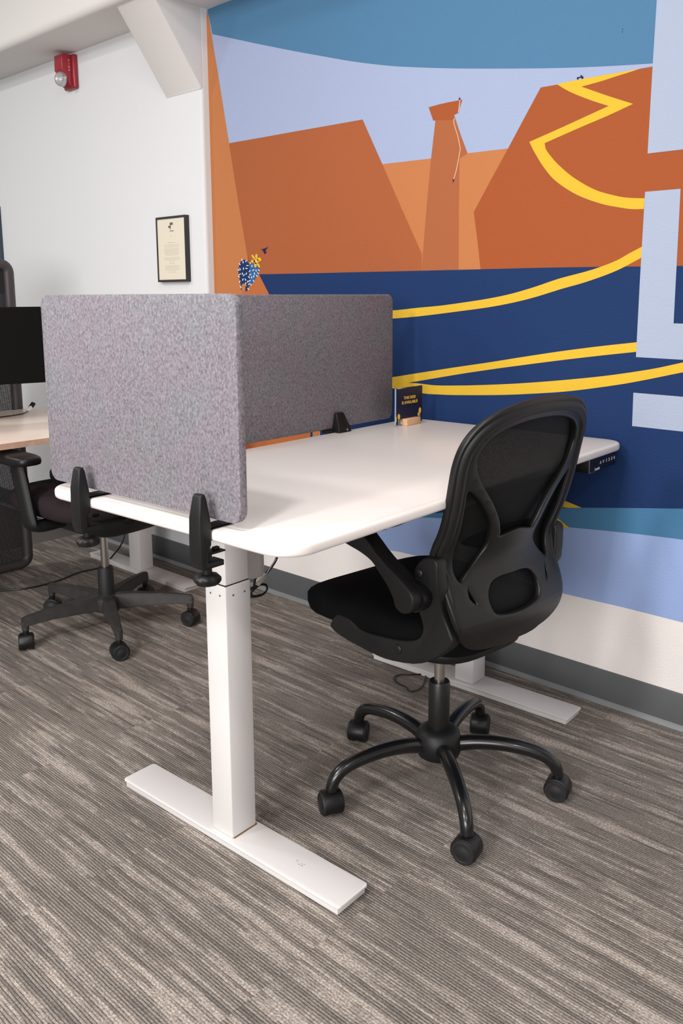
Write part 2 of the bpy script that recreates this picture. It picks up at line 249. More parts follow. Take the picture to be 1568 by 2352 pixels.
NEEDLES = [[(2.5593,1.3205),(2.5574,1.3125),(2.5615,1.3121),(2.5634,1.3202)],[(2.5329,1.3138),(2.5374,1.3063),(2.5413,1.3074),(2.5367,1.3148)],[(2.5517,1.3107),(2.5531,1.3027),(2.5572,1.303),(2.5558,1.3111)],[(2.5767,1.3049),(2.5697,1.298),(2.5732,1.2965),(2.5802,1.3034)],[(2.5353,1.2954),(2.5229,1.2943),(2.5234,1.2917),(2.5358,1.2927)],[(2.5147,1.3065),(2.5087,1.2994),(2.5123,1.2981),(2.5183,1.3053)],[(2.574,1.2854),(2.5683,1.278),(2.5721,1.2768),(2.5778,1.2842)],[(2.5499,1.286),(2.5524,1.2781),(2.5565,1.2786),(2.5541,1.2866)],[(2.5405,1.2855),(2.5289,1.2825),(2.5304,1.28),(2.542,1.283)],[(2.5876,1.2807),(2.5757,1.2777),(2.5773,1.2751),(2.5892,1.2782)],[(2.5688,1.2627),(2.5788,1.2576),(2.5814,1.2598),(2.5715,1.2648)],[(2.5577,1.2669),(2.5591,1.2588),(2.5633,1.2591),(2.5619,1.2672)],[(2.5323,1.2659),(2.5378,1.2586),(2.5416,1.2598),(2.536,1.2671)],[(2.5819,1.2574),(2.5758,1.2502),(2.5795,1.2489),(2.5857,1.2561)],[(2.5459,1.2605),(2.5525,1.2535),(2.556,1.255),(2.5495,1.2619)],[(2.5243,1.2537),(2.5174,1.2469),(2.5208,1.2454),(2.5277,1.2522)],[(2.5536,1.2441),(2.5582,1.2365),(2.5622,1.2375),(2.5576,1.2451)],[(2.5424,1.2449),(2.5394,1.237),(2.5435,1.2363),(2.5465,1.2442)],[(2.5724,1.2357),(2.579,1.2287),(2.5826,1.2302),(2.576,1.2372)],[(2.5379,1.2295),(2.5425,1.2219),(2.5464,1.2229),(2.5418,1.2305)],[(2.5252,1.2361),(2.5297,1.2285),(2.5336,1.2295),(2.529,1.237)],[(2.5733,1.2171),(2.5672,1.21),(2.571,1.2086),(2.5771,1.2158)],[(2.5004,1.295),(2.5011,1.287),(2.5052,1.2872),(2.5045,1.2953)],[(2.4903,1.2765),(2.4999,1.2716),(2.5025,1.2737),(2.4929,1.2786)],[(2.4793,1.2772),(2.4764,1.2694),(2.4803,1.2688),(2.4833,1.2766)],[(2.4673,1.2782),(2.4589,1.2723),(2.4618,1.2705),(2.4702,1.2764)],[(2.5115,1.2743),(2.5196,1.2683),(2.5228,1.2701),(2.5146,1.2761)],[(2.4885,1.2665),(2.4867,1.2586),(2.4907,1.2582),(2.4926,1.2662)],[(2.5072,1.2597),(2.5181,1.2559),(2.5201,1.2583),(2.5092,1.2621)],[(2.4724,1.2668),(2.4633,1.2615),(2.4659,1.2595),(2.4751,1.2648)],[(2.5041,1.2524),(2.5043,1.2444),(2.5085,1.2444),(2.5082,1.2525)],[(2.4909,1.2552),(2.4933,1.2474),(2.4973,1.2479),(2.4949,1.2558)],[(2.4789,1.2577),(2.4712,1.2515),(2.4744,1.2498),(2.482,1.2561)],[(2.5119,1.2359),(2.5228,1.232),(2.5248,1.2344),(2.5139,1.2383)],[(2.4968,1.239),(2.4909,1.2319),(2.4945,1.2306),(2.5004,1.2377)],[(2.5162,1.2242),(2.5271,1.2202),(2.5291,1.2226),(2.5182,1.2265)],[(2.5139,1.2246),(2.5053,1.2187),(2.5083,1.2168),(2.5169,1.2227)],[(2.5305,1.2087),(2.5219,1.2028),(2.5249,1.2009),(2.5336,1.2068)]]
TRACKS = [[(1.1856,0.5253),(1.182,0.524),(1.1832,0.5191),(1.1869,0.5204)],[(1.1767,0.5163),(1.1711,0.5199),(1.166,0.5155),(1.17,0.5095),(1.175,0.5112)]]
SPECKS = [[(1.044,1.854),(1.0416,1.8535),(1.0415,1.8514),(1.0438,1.8519)],[(1.0448,1.8473),(1.0424,1.8468),(1.0423,1.8447),(1.0447,1.8452)],[(1.0404,1.8322),(1.0392,1.832),(1.0391,1.8307),(1.0403,1.8309)]]

# ------------------------------------------------------------------ materials
def nodes_of(name):
    m = bpy.data.materials.new(name); m.use_nodes = True; nt = m.node_tree
    return m, nt, nt.nodes['Principled BSDF'], lambda a, b: nt.links.new(a, b)
def math_node(nt, op, a, b=None, c=None):
    n = nt.nodes.new('ShaderNodeMath'); n.operation = op
    for i, v in enumerate((a, b, c)):
        if v is None: continue
        if isinstance(v, (int, float)): n.inputs[i].default_value = v
        else: nt.links.new(v, n.inputs[i])
    return n.outputs[0]
def carpet_material():
    m, nt, b, L = nodes_of('ribbed_carpet')
    geo = nt.nodes.new('ShaderNodeNewGeometry'); sep = nt.nodes.new('ShaderNodeSeparateXYZ'); L(geo.outputs['Position'], sep.inputs[0])
    oi = nt.nodes.new('ShaderNodeObjectInfo'); rnd = math_node(nt, 'MULTIPLY', oi.outputs['Random'], 37.0)
    X, Y = sep.outputs[0], sep.outputs[1]
    def comb(x, y, z=0.0):
        c = nt.nodes.new('ShaderNodeCombineXYZ')
        for i, v in enumerate((x, y, z)):
            if isinstance(v, (int, float)): c.inputs[i].default_value = v
            else: L(v, c.inputs[i])
        return c.outputs[0]
    def noise(vec, detail=2.0, scale=1.0, rough=.5):
        n = nt.nodes.new('ShaderNodeTexNoise'); n.inputs['Scale'].default_value = scale; n.inputs['Detail'].default_value = detail; n.inputs['Roughness'].default_value = rough
        L(vec, n.inputs['Vector']); return n.outputs['Fac']
    M = lambda op, a, b_=None, c=None: math_node(nt, op, a, b_, c)
    wob = M('MULTIPLY', M('SUBTRACT', noise(comb(M('MULTIPLY', X, 60), M('MULTIPLY', Y, 14), rnd)), .5), .0022)
    u = M('DIVIDE', M('ADD', X, wob), .0060)
    rib = M('FLOOR', u); fr = M('FRACT', u)
    prof = M('SINE', M('MULTIPLY', fr, math.pi))                      # 0 in the groove, 1 on the crown
    # bands of paler, loopier yarn a few ribs wide and of uneven length
    ribx = M('MULTIPLY', rib, .0060)
    band = noise(comb(M('MULTIPLY', ribx, 34), M('MULTIPLY', Y, 1.7), 0.0), 3)
    dash = noise(comb(M('MULTIPLY', rib, .61), M('MULTIPLY', Y, 6.0), M('ADD', rnd, 9.0)), 2)
    dark = noise(comb(M('MULTIPLY', rib, 1.37), M('MULTIPLY', Y, 4.5), M('ADD', rnd, 23.0)), 2)
    mott = noise(comb(M('MULTIPLY', X, 90), M('MULTIPLY', Y, 45), 4.0), 2)
    def mrange(v, a, b_):
        n = nt.nodes.new('ShaderNodeMapRange'); n.interpolation_type = 'SMOOTHSTEP'; n.inputs[1].default_value = a; n.inputs[2].default_value = b_; L(v, n.inputs[0]); return n.outputs[0]
    pale = mrange(M('ADD', M('ADD', M('MULTIPLY', band, .52), M('MULTIPLY', dash, .42)), M('MULTIPLY', mott, .12)), .50, .64)
    dk = mrange(dark, .50, .64)
    loop = noise(comb(M('MULTIPLY', X, 300), M('MULTIPLY', Y, 200), 0.0), 1.0)
    loopb = mrange(loop, .34, .66)
    def mix(f, a, c_):
        n = nt.nodes.new('ShaderNodeMix'); n.data_type = 'RGBA'
        if isinstance(f, (int, float)): n.inputs[0].default_value = f
        else: L(f, n.inputs[0])
        for s, v in ((6, a), (7, c_)):
            if isinstance(v, tuple): n.inputs[s].default_value = (*lin(v), 1)
            else: L(v, n.inputs[s])
        return n.outputs[2]
    hue = noise(comb(M('MULTIPLY', X, 3.1), M('MULTIPLY', Y, 2.0), 0.0), 2)
    body = mix(dk, (138, 130, 123), (113, 106, 101))
    palec = mix(hue, (167, 156, 144), (158, 149, 146))
    colr = mix(pale, body, palec)
    lm = M('MULTIPLY_ADD', loopb, M('MULTIPLY_ADD', pale, .26, .36), .75)
    crown = nt.nodes.new('ShaderNodeMapRange'); crown.inputs[1].default_value = .16; crown.inputs[2].default_value = .70; L(prof, crown.inputs[0])
    # pale loopy stretches bridge the grooves
    groove = M('MAXIMUM', crown.outputs[0], M('MULTIPLY', pale, .78))
    colg = mix(groove, (76, 70, 66), colr)
    vm = nt.nodes.new('ShaderNodeVectorMath'); vm.operation = 'SCALE'; L(colg, vm.inputs[0]); L(lm, vm.inputs['Scale'])
    L(vm.outputs[0], b.inputs['Base Color'])
    b.inputs['Roughness'].default_value = .95; b.inputs['Specular IOR Level'].default_value = .15
    h = M('ADD', M('MULTIPLY', groove, .7), M('MULTIPLY', loopb, .45))
    bp = nt.nodes.new('ShaderNodeBump'); bp.inputs['Strength'].default_value = .55; bp.inputs['Distance'].default_value = .0022
    L(h, bp.inputs['Height']); L(bp.outputs['Normal'], b.inputs['Normal'])
    return m
def felt_material():
    m, nt, b, L = nodes_of('grey_felt')
    geo = nt.nodes.new('ShaderNodeNewGeometry')
    mp = nt.nodes.new('ShaderNodeMapping'); mp.inputs['Rotation'].default_value = (.5, .3, .6); mp.inputs['Scale'].default_value = (1, 1, .75)
    L(geo.outputs['Position'], mp.inputs['Vector'])
    n = nt.nodes.new('ShaderNodeTexNoise'); n.inputs['Scale'].default_value = 230; n.inputs['Detail'].default_value = 6; n.inputs['Roughness'].default_value = .68; n.inputs['Distortion'].default_value = .35
    L(mp.outputs[0], n.inputs['Vector'])
    n2 = nt.nodes.new('ShaderNodeTexNoise'); n2.inputs['Scale'].default_value = 9; n2.inputs['Detail'].default_value = 2
    L(geo.outputs['Position'], n2.inputs['Vector'])
    r = nt.nodes.new('ShaderNodeValToRGB')
    r.color_ramp.elements[0].position = .30; r.color_ramp.elements[0].color = (*lin((86, 83, 87)), 1)
    r.color_ramp.elements[1].position = .70; r.color_ramp.elements[1].color = (*lin((150, 144, 150)), 1)
    L(n.outputs['Fac'], r.inputs['Fac'])
    r2 = nt.nodes.new('ShaderNodeValToRGB')
    r2.color_ramp.elements[0].position = .38; r2.color_ramp.elements[0].color = (.95, 1.0, 1.0, 1)
    r2.color_ramp.elements[1].position = .58; r2.color_ramp.elements[1].color = (1, .97, 1, 1)
    L(n2.outputs['Fac'], r2.inputs['Fac'])
    mx = nt.nodes.new('ShaderNodeMix'); mx.data_type = 'RGBA'; mx.blend_type = 'MULTIPLY'; mx.inputs[0].default_value = 1
    L(r.outputs[0], mx.inputs[6]); L(r2.outputs[0], mx.inputs[7]); L(mx.outputs[2], b.inputs['Base Color'])
    b.inputs['Roughness'].default_value = .95; b.inputs['Specular IOR Level'].default_value = .1
    bp = nt.nodes.new('ShaderNodeBump'); bp.inputs['Strength'].default_value = .4; bp.inputs['Distance'].default_value = .001
    L(n.outputs['Fac'], bp.inputs['Height']); L(bp.outputs['Normal'], b.inputs['Normal'])
    return m
def mesh_material(name, rgb, pitch, see):
    """woven net: threads with real holes between them"""
    m, nt, b, L = nodes_of(name)
    geo = nt.nodes.new('ShaderNodeNewGeometry'); sep = nt.nodes.new('ShaderNodeSeparateXYZ')
    tc = nt.nodes.new('ShaderNodeTexCoord'); L(tc.outputs['Object'], sep.inputs[0])
    a = math_node(nt, 'PINGPONG', math_node(nt, 'DIVIDE', sep.outputs[0], pitch), .5)
    c = math_node(nt, 'PINGPONG', math_node(nt, 'DIVIDE', sep.outputs[2], pitch), .5)
    hole = math_node(nt, 'MULTIPLY', math_node(nt, 'GREATER_THAN', a, .5-.5*see), math_node(nt, 'GREATER_THAN', c, .5-.5*see))
    tr = nt.nodes.new('ShaderNodeBsdfTransparent'); mx = nt.nodes.new('ShaderNodeMixShader')
    b.inputs['Base Color'].default_value = (*lin(rgb), 1); b.inputs['Roughness'].default_value = .8; b.inputs['Specular IOR Level'].default_value = .25
    L(hole, mx.inputs[0]); L(b.outputs[0], mx.inputs[1]); L(tr.outputs[0], mx.inputs[2])
    L(mx.outputs[0], nt.nodes['Material Output'].inputs['Surface'])
    return m
M_CARPET = carpet_material(); M_FELT = felt_material()
WB = (170, .55, .0018)
M_WALLW = mat('white_wall_paint', (210, 211, 213), .75, bump=(150, .25, .001), spec=.3)
M_CEIL = mat('ceiling_paint', (203, 199, 197), .8, bump=(150, .2, .001), spec=.2)
M_MBASE = mat('mural_base_paint', (226, 219, 216), .55, bump=WB, spec=.35)
PAINT = {k: mat('mural_'+k, c, .65, bump=WB, spec=.07) for k, c in dict(
    lightblue=(144, 164, 207), teal=(71, 117, 153), navy=(30, 51, 91), sky=(150, 161, 189), darksky=(75, 115, 148), orange_l=(176, 112, 70), orange_l2=(177, 111, 71), orange_m=(154, 87, 54), orange_s=(156, 92, 59), orange_d=(151, 79, 45), orange_h=(172, 100, 58), letter=(156, 166, 186), yellow=(207, 168, 53), cream=(208, 176, 153), ink=(30, 39, 70), blue=(52, 91, 139)).items()}
M_NEEDLE = mat('mural_needle_white', (225, 230, 240), .5)
M_BASE = mat('grey_rubber_baseboard', (80, 82, 84), .45, bump=(300, .1, .0005))
M_BASETOE = mat('grey_rubber_toe', (120, 122, 124), .4)
M_WHITE = mat('white_powder_coat', (212, 209, 208), .38, bump=(500, .05, .0003))
M_TOP = mat('white_laminate', (226, 220, 216), .30, bump=(350, .04, .0003))
M_RUST = mat('rusty_gap', (120, 78, 34), .8)
M_DARKGAP = mat('dark_recess', (40, 38, 37), .8)
M_BLACK = mat('black_plastic', (16, 16, 17), .5, bump=(700, .15, .0004), spec=.35)
M_BLACKSAT = mat('black_satin_plastic', (13, 13, 14), .42, bump=(900, .12, .0003), spec=.4)
M_BLACKGLOSS = mat('black_enamelled_tube', (15, 15, 16), .27, coat=.15)
M_RUBBER = mat('black_rubber', (20, 20, 21), .6)
M_FABRIC = mat('black_seat_fabric', (13, 13, 14), .95, bump=(1500, .5, .0008), spec=.08)
M_CHROME = mat('brushed_chrome', (176, 172, 168), .28, metal=1)
M_CABLE = mat('black_cable', (16, 16, 17), .4)
M_WOODBLOCK = mat('pale_wood_block', (216, 172, 132), .55, var=.12, vscale=60)
M_NAVYCARD = mat('navy_card', (25, 25, 52), .4)
M_GOLD = mat('gold_print', (238, 190, 60), .5)
M_PRINTW = mat('white_print', (225, 222, 215), .5)
M_SCREEN = mat('monitor_black', (6, 6, 6), .7, spec=.2)
M_ALARM = mat('red_alarm_plastic', (146, 34, 46), .32)
M_NET = mesh_material('black_net', (10, 10, 11), .0016, .14)
M_NETBG = mesh_material('dark_grey_net', (44, 41, 44), .0045, .52)

# ------------------------------------------------------------------ structure
H = 2.262; CEIL = 2.95; WX = -.0378; CY = 2.7362
b = NB(); box(b, -9.0, .12, -6.0, 8.0, -.10, -.004)
floor = struct('floor', b, mat('floor_screed', (95, 90, 86), .9), smooth=0)
TS = .47; first = None; off = 1.427 - 10*TS
tb = NB(); box(tb, -TS/2+.0002, TS/2-.0002, -TS/2+.0002, TS/2-.0002, -.004, 0)
tile_me = None
for i in range(9):
    for j in range(17):
        x = -.0 - (i+.5)*TS; y = off-2*TS + (j+.5)*TS
        if x < -3.6 or y < -1.6 or y > 5.2: continue
        if tile_me is None: o = obj('carpet_tile', tb, M_CARPET, floor, smooth=0); tile_me = o.data
        else: o = bpy.data.objects.new('carpet_tile', tile_me); COL.objects.link(o); o.parent = floor
        o.location = (x, y, 0)

b = NB(); box(b, 0, .12, -4.0, CY+.02, -.1, H)
wall_right = struct('wall_right', b, M_MBASE, smooth=0)
def clip(poly, ax, lim, keep_less):
    out = []
    for i, p in enumerate(poly):
        q = poly[i-1]; ins = lambda v: (v[ax] <= lim) == keep_less
        if ins(p) != ins(q):
            t = (lim-q[ax])/(p[ax]-q[ax]); out.append((q[0]+t*(p[0]-q[0]), q[1]+t*(p[1]-q[1])))
        if ins(p): out.append(p)
    return out
from mathutils.geometry import tessellate_polygon
def soften(poly):
    """round the hand-painted curves: points with a slight bend get a smooth course, sharp corners stay"""
    n = len(poly); P = [Vector((p[0], p[1])) for p in poly]; out = []
    corner = []
    for i in range(n):
        a, b_ = P[i]-P[i-1], P[(i+1) % n]-P[i]
        corner.append(a.length < 1e-9 or b_.length < 1e-9 or abs(a.angle_signed(b_)) > .42)
    for i in range(n):
        j = (i+1) % n; p0, p1 = P[i], P[j]; L = (p1-p0).length
        t0 = (p1-p0) if corner[i] else (P[j]-P[i-1]).normalized()*L
        t1 = (p1-p0) if corner[j] else (P[(j+1) % n]-p0).normalized()*L
        k_n = 1 if (corner[i] and corner[j]) or L < .01 else 6
        for k in range(k_n):
            t = k/k_n; h = (2*t**3-3*t**2+1, t**3-2*t**2+t, -2*t**3+3*t**2, t**3-t**2)
            q = p0*h[0]+t0*h[1]+p1*h[2]+t1*h[3]; out.append((q.x, q.y))
    return out
def paint(name, polys, m, layer):
    me_v, me_f = [], []; x = -.00022*layer
    for poly in polys:
        poly = clip(clip(soften(poly) if name in ('painted_trail', 'painted_sky', 'painted_water', 'painted_cactus', 'painted_rope') else poly, 0, CY, True), 1, H-.0005, True)
        v0 = len(me_v); me_v += [(x, p[0], p[1]) for p in poly]
        for t in tessellate_polygon([[Vector((p[0], p[1], 0)) for p in poly]]):
            a, c_, d = [poly[k] for k in t]
            cr = (c_[0]-a[0])*(d[1]-a[1])-(c_[1]-a[1])*(d[0]-a[0])
            if abs(cr) < 1e-12: continue
            t = t if cr < 0 else (t[0], t[2], t[1])
            me_f.append(tuple(v0+k for k in t))
    me = bpy.data.meshes.new(name); me.from_pydata(me_v, [], me_f); me.materials.append(m)
    o = bpy.data.objects.new(name, me); COL.objects.link(o); o.parent = wall_right
    return o
for name, colr, layer, poly in MURAL: paint(name, [poly], PAINT[colr], layer)
o = paint('painted_needle', NEEDLES, M_NEEDLE, 9); o['kind'] = 'stuff'
o = paint('painted_paw_print', TRACKS, PAINT['ink'], 8)
o = paint('painted_speck', SPECKS, PAINT['ink'], 3)

# white wall standing proud of the mural, with a rounded corner
r = .014
pts = [(.12, CY), (WX+r, CY)]
pts += [(WX+r-r*math.sin(math.radians(a)), CY+r-r*math.cos(math.radians(a))) for a in (15, 30, 45, 60, 75, 90)]
pts += [(WX, 8.0), (.12, 8.0)]
b = NB(); prism(b, pts, 'z', -.1, CEIL)
struct('wall_left', b, M_WALLW, smooth=60)
# dropped bulkhead along both walls, its lower edge rounded
r = .03; BX = -.295
pts = [(.12, H), (BX+r, H)] + [(BX+r-r*math.sin(math.radians(a)), H+r-r*math.cos(math.radians(a))) for a in (15, 30, 45, 60, 75, 90)] + [(BX, CEIL), (.12, CEIL)]
b = NB(); prism(b, pts, 'y', -4.0, 8.0)
struct('trim_1', b, mat('lit_bulkhead_paint', (222, 219, 217), .8, bump=(150, .2, .001), spec=.2), smooth=60)  # ceiling paint lightened, so the light on the bulkhead is in its colour
# sloping brace between white wall and bulkhead
b = NB(); prism(b, [(WX+.03, 1.966), (WX-.002, 1.966), (WX-.004, 1.974), (-.262, 2.275), (-.45, 2.52), (-.45, 2.62), (WX+.03, 2.62)], 'y', CY+.0005, 2.962, bev=.006)
struct('trim_2', b, M_CEIL, smooth=50)
b = NB(); box(b, -9.0, .12, -6.0, 8.0, CEIL, CEIL+.1)
struct('ceiling', b, M_CEIL, smooth=0)
def baseboard(name, x, y0, y1):
    b = NB(); prism(b, [(x, .012), (x-.006, .012), (x-.006, .098), (x-.004, .1019), (x, .1019)], 'y', y0, y1)
    o = struct(name, b, M_BASE)
    b = NB(); prism(b, [(x, 0), (x-.016, 0), (x-.014, .006), (x-.0062, .013), (x, .013)], 'y', y0, y1)
    obj('toe_strip', b, M_BASETOE, o)
baseboard('baseboard_right', -.0005, -4.0, CY-.001)
baseboard('baseboard_left', WX-.0005, CY+.002, 8.0)

# ------------------------------------------------------------------ main standing desk (built in the desk's own grid)
DX0, DX1, DY0, DY1, ZT, TT = -1.2995, .0253, .9675, 1.6879, .7822, .0215
BXY = (-.64, 1.33)
def dthing(name, label, cat, bx=BXY[0], by=BXY[1], bz=0, group=None):
    return thing(name, label, cat, dpt(bx, by, bz), TH, group)
def dobj(name, bm, m, parent, base=(BXY[0], BXY[1], 0), **k):
    return obj(name, shift(bm, (-base[0], -base[1], -base[2])), m, parent, **k)
desk = dthing('standing_desk', 'white standing desk with grey felt dividers, pushed against the mural wall', 'desk')
b = NB(); prism(b, rrect(DX0, DX1, DY0, DY1, .058, 8), 'z', ZT-TT, ZT, bev=.007, seg=3)
top = dobj('tabletop', b, M_TOP, desk)
def leg_set(x0, near):
    x1 = x0+.0704; y0, y1 = 1.3291, 1.3941
    b = NB(); box(b, x0, x1, y0, y1, .0225, .590, bev=.004)
    col = dobj('leg_column', b, M_WHITE, desk)
    b = NB(); box(b, x0+.0025, x1-.0025, y0+.0025, y1-.0025, .5902, ZT-TT-.03, bev=.004)
    dobj('inner_tube', b, M_WHITE, col)
    b = NB(); box(b, x0+.0023, x1-.0023, y0+.0023, y1-.0023, .5885, .59015)
    dobj('tube_gap', b, M_DARKGAP, col)
    for fx, fy, nx in ((x0, y0+.018, 1), (x0, y0+.047, 1), (x0+.02, y0, 0), (x0+.052, y0, 0)):
        Mx = Matrix.Translation((fx, fy, .568)) @ (Matrix.Rotation(-math.pi/2, 4, 'Y') if nx else Matrix.Rotation(math.pi/2, 4, 'X'))
        b = NB(); lathe(b, [(0, .0006), (.0022, .0006), (.0026, -.002)], Mx, 10)
        dobj('screw', b, mat('screw_grey', (120, 118, 116), .4, metal=.6), col)
    # foot
    fx0 = -1.1283 + (x0+1.1164); fx1 = fx0+.0916; fy0, fy1 = 1.0178, 1.7087
    b = NB(); prism(b, rrect(fx0, fx1, fy0, fy1, .008, 4), 'z', .0165, .0222, bev=.0015)
    foot = dobj('foot', b, M_WHITE, desk)
    b = NB(); box(b, fx0+.004, fx1-.004, fy0+.006, fy1-.006, .0015, .0164, bev=.0012)
    dobj('foot_channel', b, M_WHITE, foot)
    if near:
        b = NB(); box(b, x0+.004, x1+.0012, y0-.0013, y0+.001, .0215, .0234); box(b, x1-.001, x1+.0012, y0-.0013, y0+.018, .0215, .0232)
        dobj('rust_line', b, M_RUST, foot, label='rusty line round the foot of the column')
        b = NB()
        for k in range(9):
            px, py = fx0+.05+random.uniform(-.006, .006), 1.165+random.uniform(-.012, .012)
            box(b, px-.0006, px+.0006, py-.0014, py+.0014, .0221, .02235)
        dobj('scuff', b, mat('scuff_grey', (120, 118, 116), .8), foot)
    return col
leg_set(-1.1164, True); leg_set(-1.1164+.9666, False)
b = NB(); box(b, -1.10, -.10, 1.345, 1.378, ZT-TT-.045, ZT-TT-.002, bev=.003)
dobj('frame_rail', b, M_WHITE, desk)
for x in (-1.1164, -.1498):
    b = NB(); box(b, x+.012, x+.058, 1.06, 1.66, ZT-TT-.03, ZT-TT-.001, bev=.003)
    dobj('support_arm', b, M_WHITE, desk)
b = NB(); lathe(b, [(0, .558), (.018, .558), (.027, .562), (.030, .571), (.030, .72), (0, .72)], Matrix.Translation((-.970, 1.41, 0)), 24)
dobj('motor_housing', b, M_WHITE, desk)
# handset under the front edge
b = NB(); box(b, -.186, -.022, .978, 1.04, .723, .7605, bev=.002)
hs = dobj('control_handset', b, mat('handset_black', (16, 16, 18), .35), desk, label='black handset with up, down and memory keys')
b = NB()
MK = FACE_NY
for k, s in enumerate('1234'):
    t = text_bm(s, .0125, .0002, .0002); bmesh.ops.transform(t, matrix=Matrix.Translation((-.082+.0165*k, .9777, .7385)) @ MK, verts=t.verts); merge(b, t)
for x, up in ((-.116, 1), (-.099, -1)):
    for sgn in (-1, 1):
        p0 = (x+sgn*.0035, .7385+(.0 if up > 0 else .008)); p1 = (x, .7385+(.008 if up > 0 else 0))
        d = Vector((p1[0]-p0[0], p1[1]-p0[1])).normalized(); n = Vector((-d.y, d.x))*.0007
        q = [(p0[0]+n.x, p0[1]+n.y), (p1[0]+n.x, p1[1]+n.y), (p1[0]-n.x, p1[1]-n.y), (p0[0]-n.x, p0[1]-n.y)]
        prism(b, q, 'y', .9774, .9777)
dobj('key_marking', b, M_PRINTW, hs)
b = text_bm('Loctek', .0105, .0002, .0001); bmesh.ops.transform(b, matrix=Matrix.Translation((-.150, .9777, .7255)) @ MK, verts=b.verts)
dobj('maker_lettering', b, M_PRINTW, hs)
b = NB(); box(b, -.1862, -.1835, .9772, .978, .7235, .760); box(b, -.1862, -.150, .9772, .978, .7232, .7238)
dobj('pale_edge', b, mat('handset_edge', (120, 120, 124), .4), hs)

# ------------------------------------------------------------------ felt dividers with clamps
def clamp_outer(parent, base, y0, y1, zb, ztop):
    """C-clamp gripping the near edge of the top; profile lies in the desk's x-z plane"""
    xo = -1.325; ym = (y0+y1)/2; xi = xo+.016
    b = NB()
    # tapering jaw in front of the panel, foot reaching in under the top
    out = [(xo+.006, zb), (xo, zb+.012), (xo-.001, .765), (xo, .805), (xo+.006, ztop-.004), (xo+.010, ztop), (xo+.0165, ztop), (xo+.0195, ztop-.008), (xo+.026, .7875), (DX0+.052, .7875), (DX0+.052, .7835), (DX0-.0015, .7835), (DX0-.0015, .757), (xi, .742), (xi, zb+.012), (DX0+.026, zb+.010), (DX0+.026, zb)]
    prism(b, out, 'y', y0, y1, bev=.003)
    for v in b.verts:                                    # narrower towards the top
        if v.co.z > .79:
            f = 1-.34*((v.co.z-.79)/(ztop-.79))**1.3; v.co.y = ym+(v.co.y-ym)*f
    cl = dobj('clamp', b, M_BLACK, parent, base)
    kx = DX0-.004
    b = NB(); lathe(b, [(0, zb-.012), (.0085, zb-.012), (.0085, zb+.004), (.0055, zb+.006), (.0055, .731), (.009, .733), (.009, .7375), (0, .739)], Matrix.Translation((kx, ym-.004, 0)), 16)
    box(b, kx-.006, kx+.036, ym-.013, ym+.013, .7375, .7405, bev=.001); box(b, kx+.018, kx+.030, ym-.004, ym+.004, .7405, .746, bev=.001)
    dobj('clamp_screw', b, M_BLACK, cl, base)
    t = NB(); seg = 48; prof = [(0, -.0115), (.012, -.011), (.020, -.008), (.0230, -.003), (.0230, .003), (.019, .0075), (.010, .010), (0, .010)]
    lathe(t, prof, None, seg)
    for v in t.verts:
        rr = math.hypot(v.co.x, v.co.y)
        if rr > .012:
            a = math.atan2(v.co.y, v.co.x); k = 1+.055*math.cos(8*a)*(rr-.012)/.0115; v.co.x *= k; v.co.y *= k
    shift(t, (kx, ym-.004, zb-.020))
    dobj('clamp_knob', t, M_BLACKSAT, cl, base)
P1B = (-1.27, 1.383, .795)
div = dthing('desk_divider', 'light grey felt divider clamped across the near end of the white desk', 'divider', *P1B, group='felt desk dividers')
def panel(u0, u1, z0, z1, axis, a, c_):
    b = NB(); prism(b, rrect(u0, u1, z0, z1, .024, 6), axis, a, c_, bev=.0025, seg=2); return b
dobj('felt_panel', panel(1.0975, 1.686, .795, 1.1803, 'x', -1.2815, -1.2645), M_FELT, div, P1B)
clamp_outer(div, P1B, 1.150, 1.182, .714, .8455)
clamp_outer(div, P1B, 1.513, 1.546, .714, .8455)
P2B = (-.52, 1.70, .793)
div2 = dthing('desk_divider', 'darker shaded grey felt divider along the back edge of the white desk', 'divider', *P2B, group='felt desk dividers')
dobj('felt_panel', panel(-1.0, -.0805, .793, 1.1803, 'y', 1.690, 1.706), M_FELT, div2, P2B)
def clamp_inner(x0, x1):
    xm = (x0+x1)/2; ztop = .8385; b = NB()
    out = [(1.660, .7835), (1.664, .80), (1.680, ztop-.003), (1.683, ztop), (1.6885, ztop), (1.6885, .790), (1.712, .790), (1.712, .7835)]
    prism(b, out, 'x', x0, x1, bev=.002)
    for v in b.verts:
        f = 1-.42*max(0, (v.co.z-.785)/(ztop-.785)); v.co.x = xm+(v.co.x-xm)*f
    cl = dobj('clamp', b, M_BLACKSAT, div2, P2B)
    b = NB(); box(b, x0-.03, x0+.004, 1.680, 1.700, .7835, .7915, bev=.001); dobj('clamp_bar', b, M_BLACK, cl, P2B)
    b = NB(); lathe(b, [(0, .0012), (.002, .0012), (.0035, .0008), (.0035, -.001)], Matrix.Translation((xm+.009, 1.6605, .790)) @ Matrix.Rotation(math.pi/2, 4, 'X'), 12)
    dobj('clamp_bolt', b, M_CHROME, cl, P2B)
    b = NB(); box(b, x0+.008, x1-.008, 1.7125, 1.722, .725, .795, bev=.002); box(b, x0+.008, x1-.008, 1.66, 1.7125, .725, .733, bev=.002)
    dobj('clamp_hook', b, M_BLACK, cl, P2B)
clamp_inner(-.375, -.318)
clamp_inner(-.86, -.80)

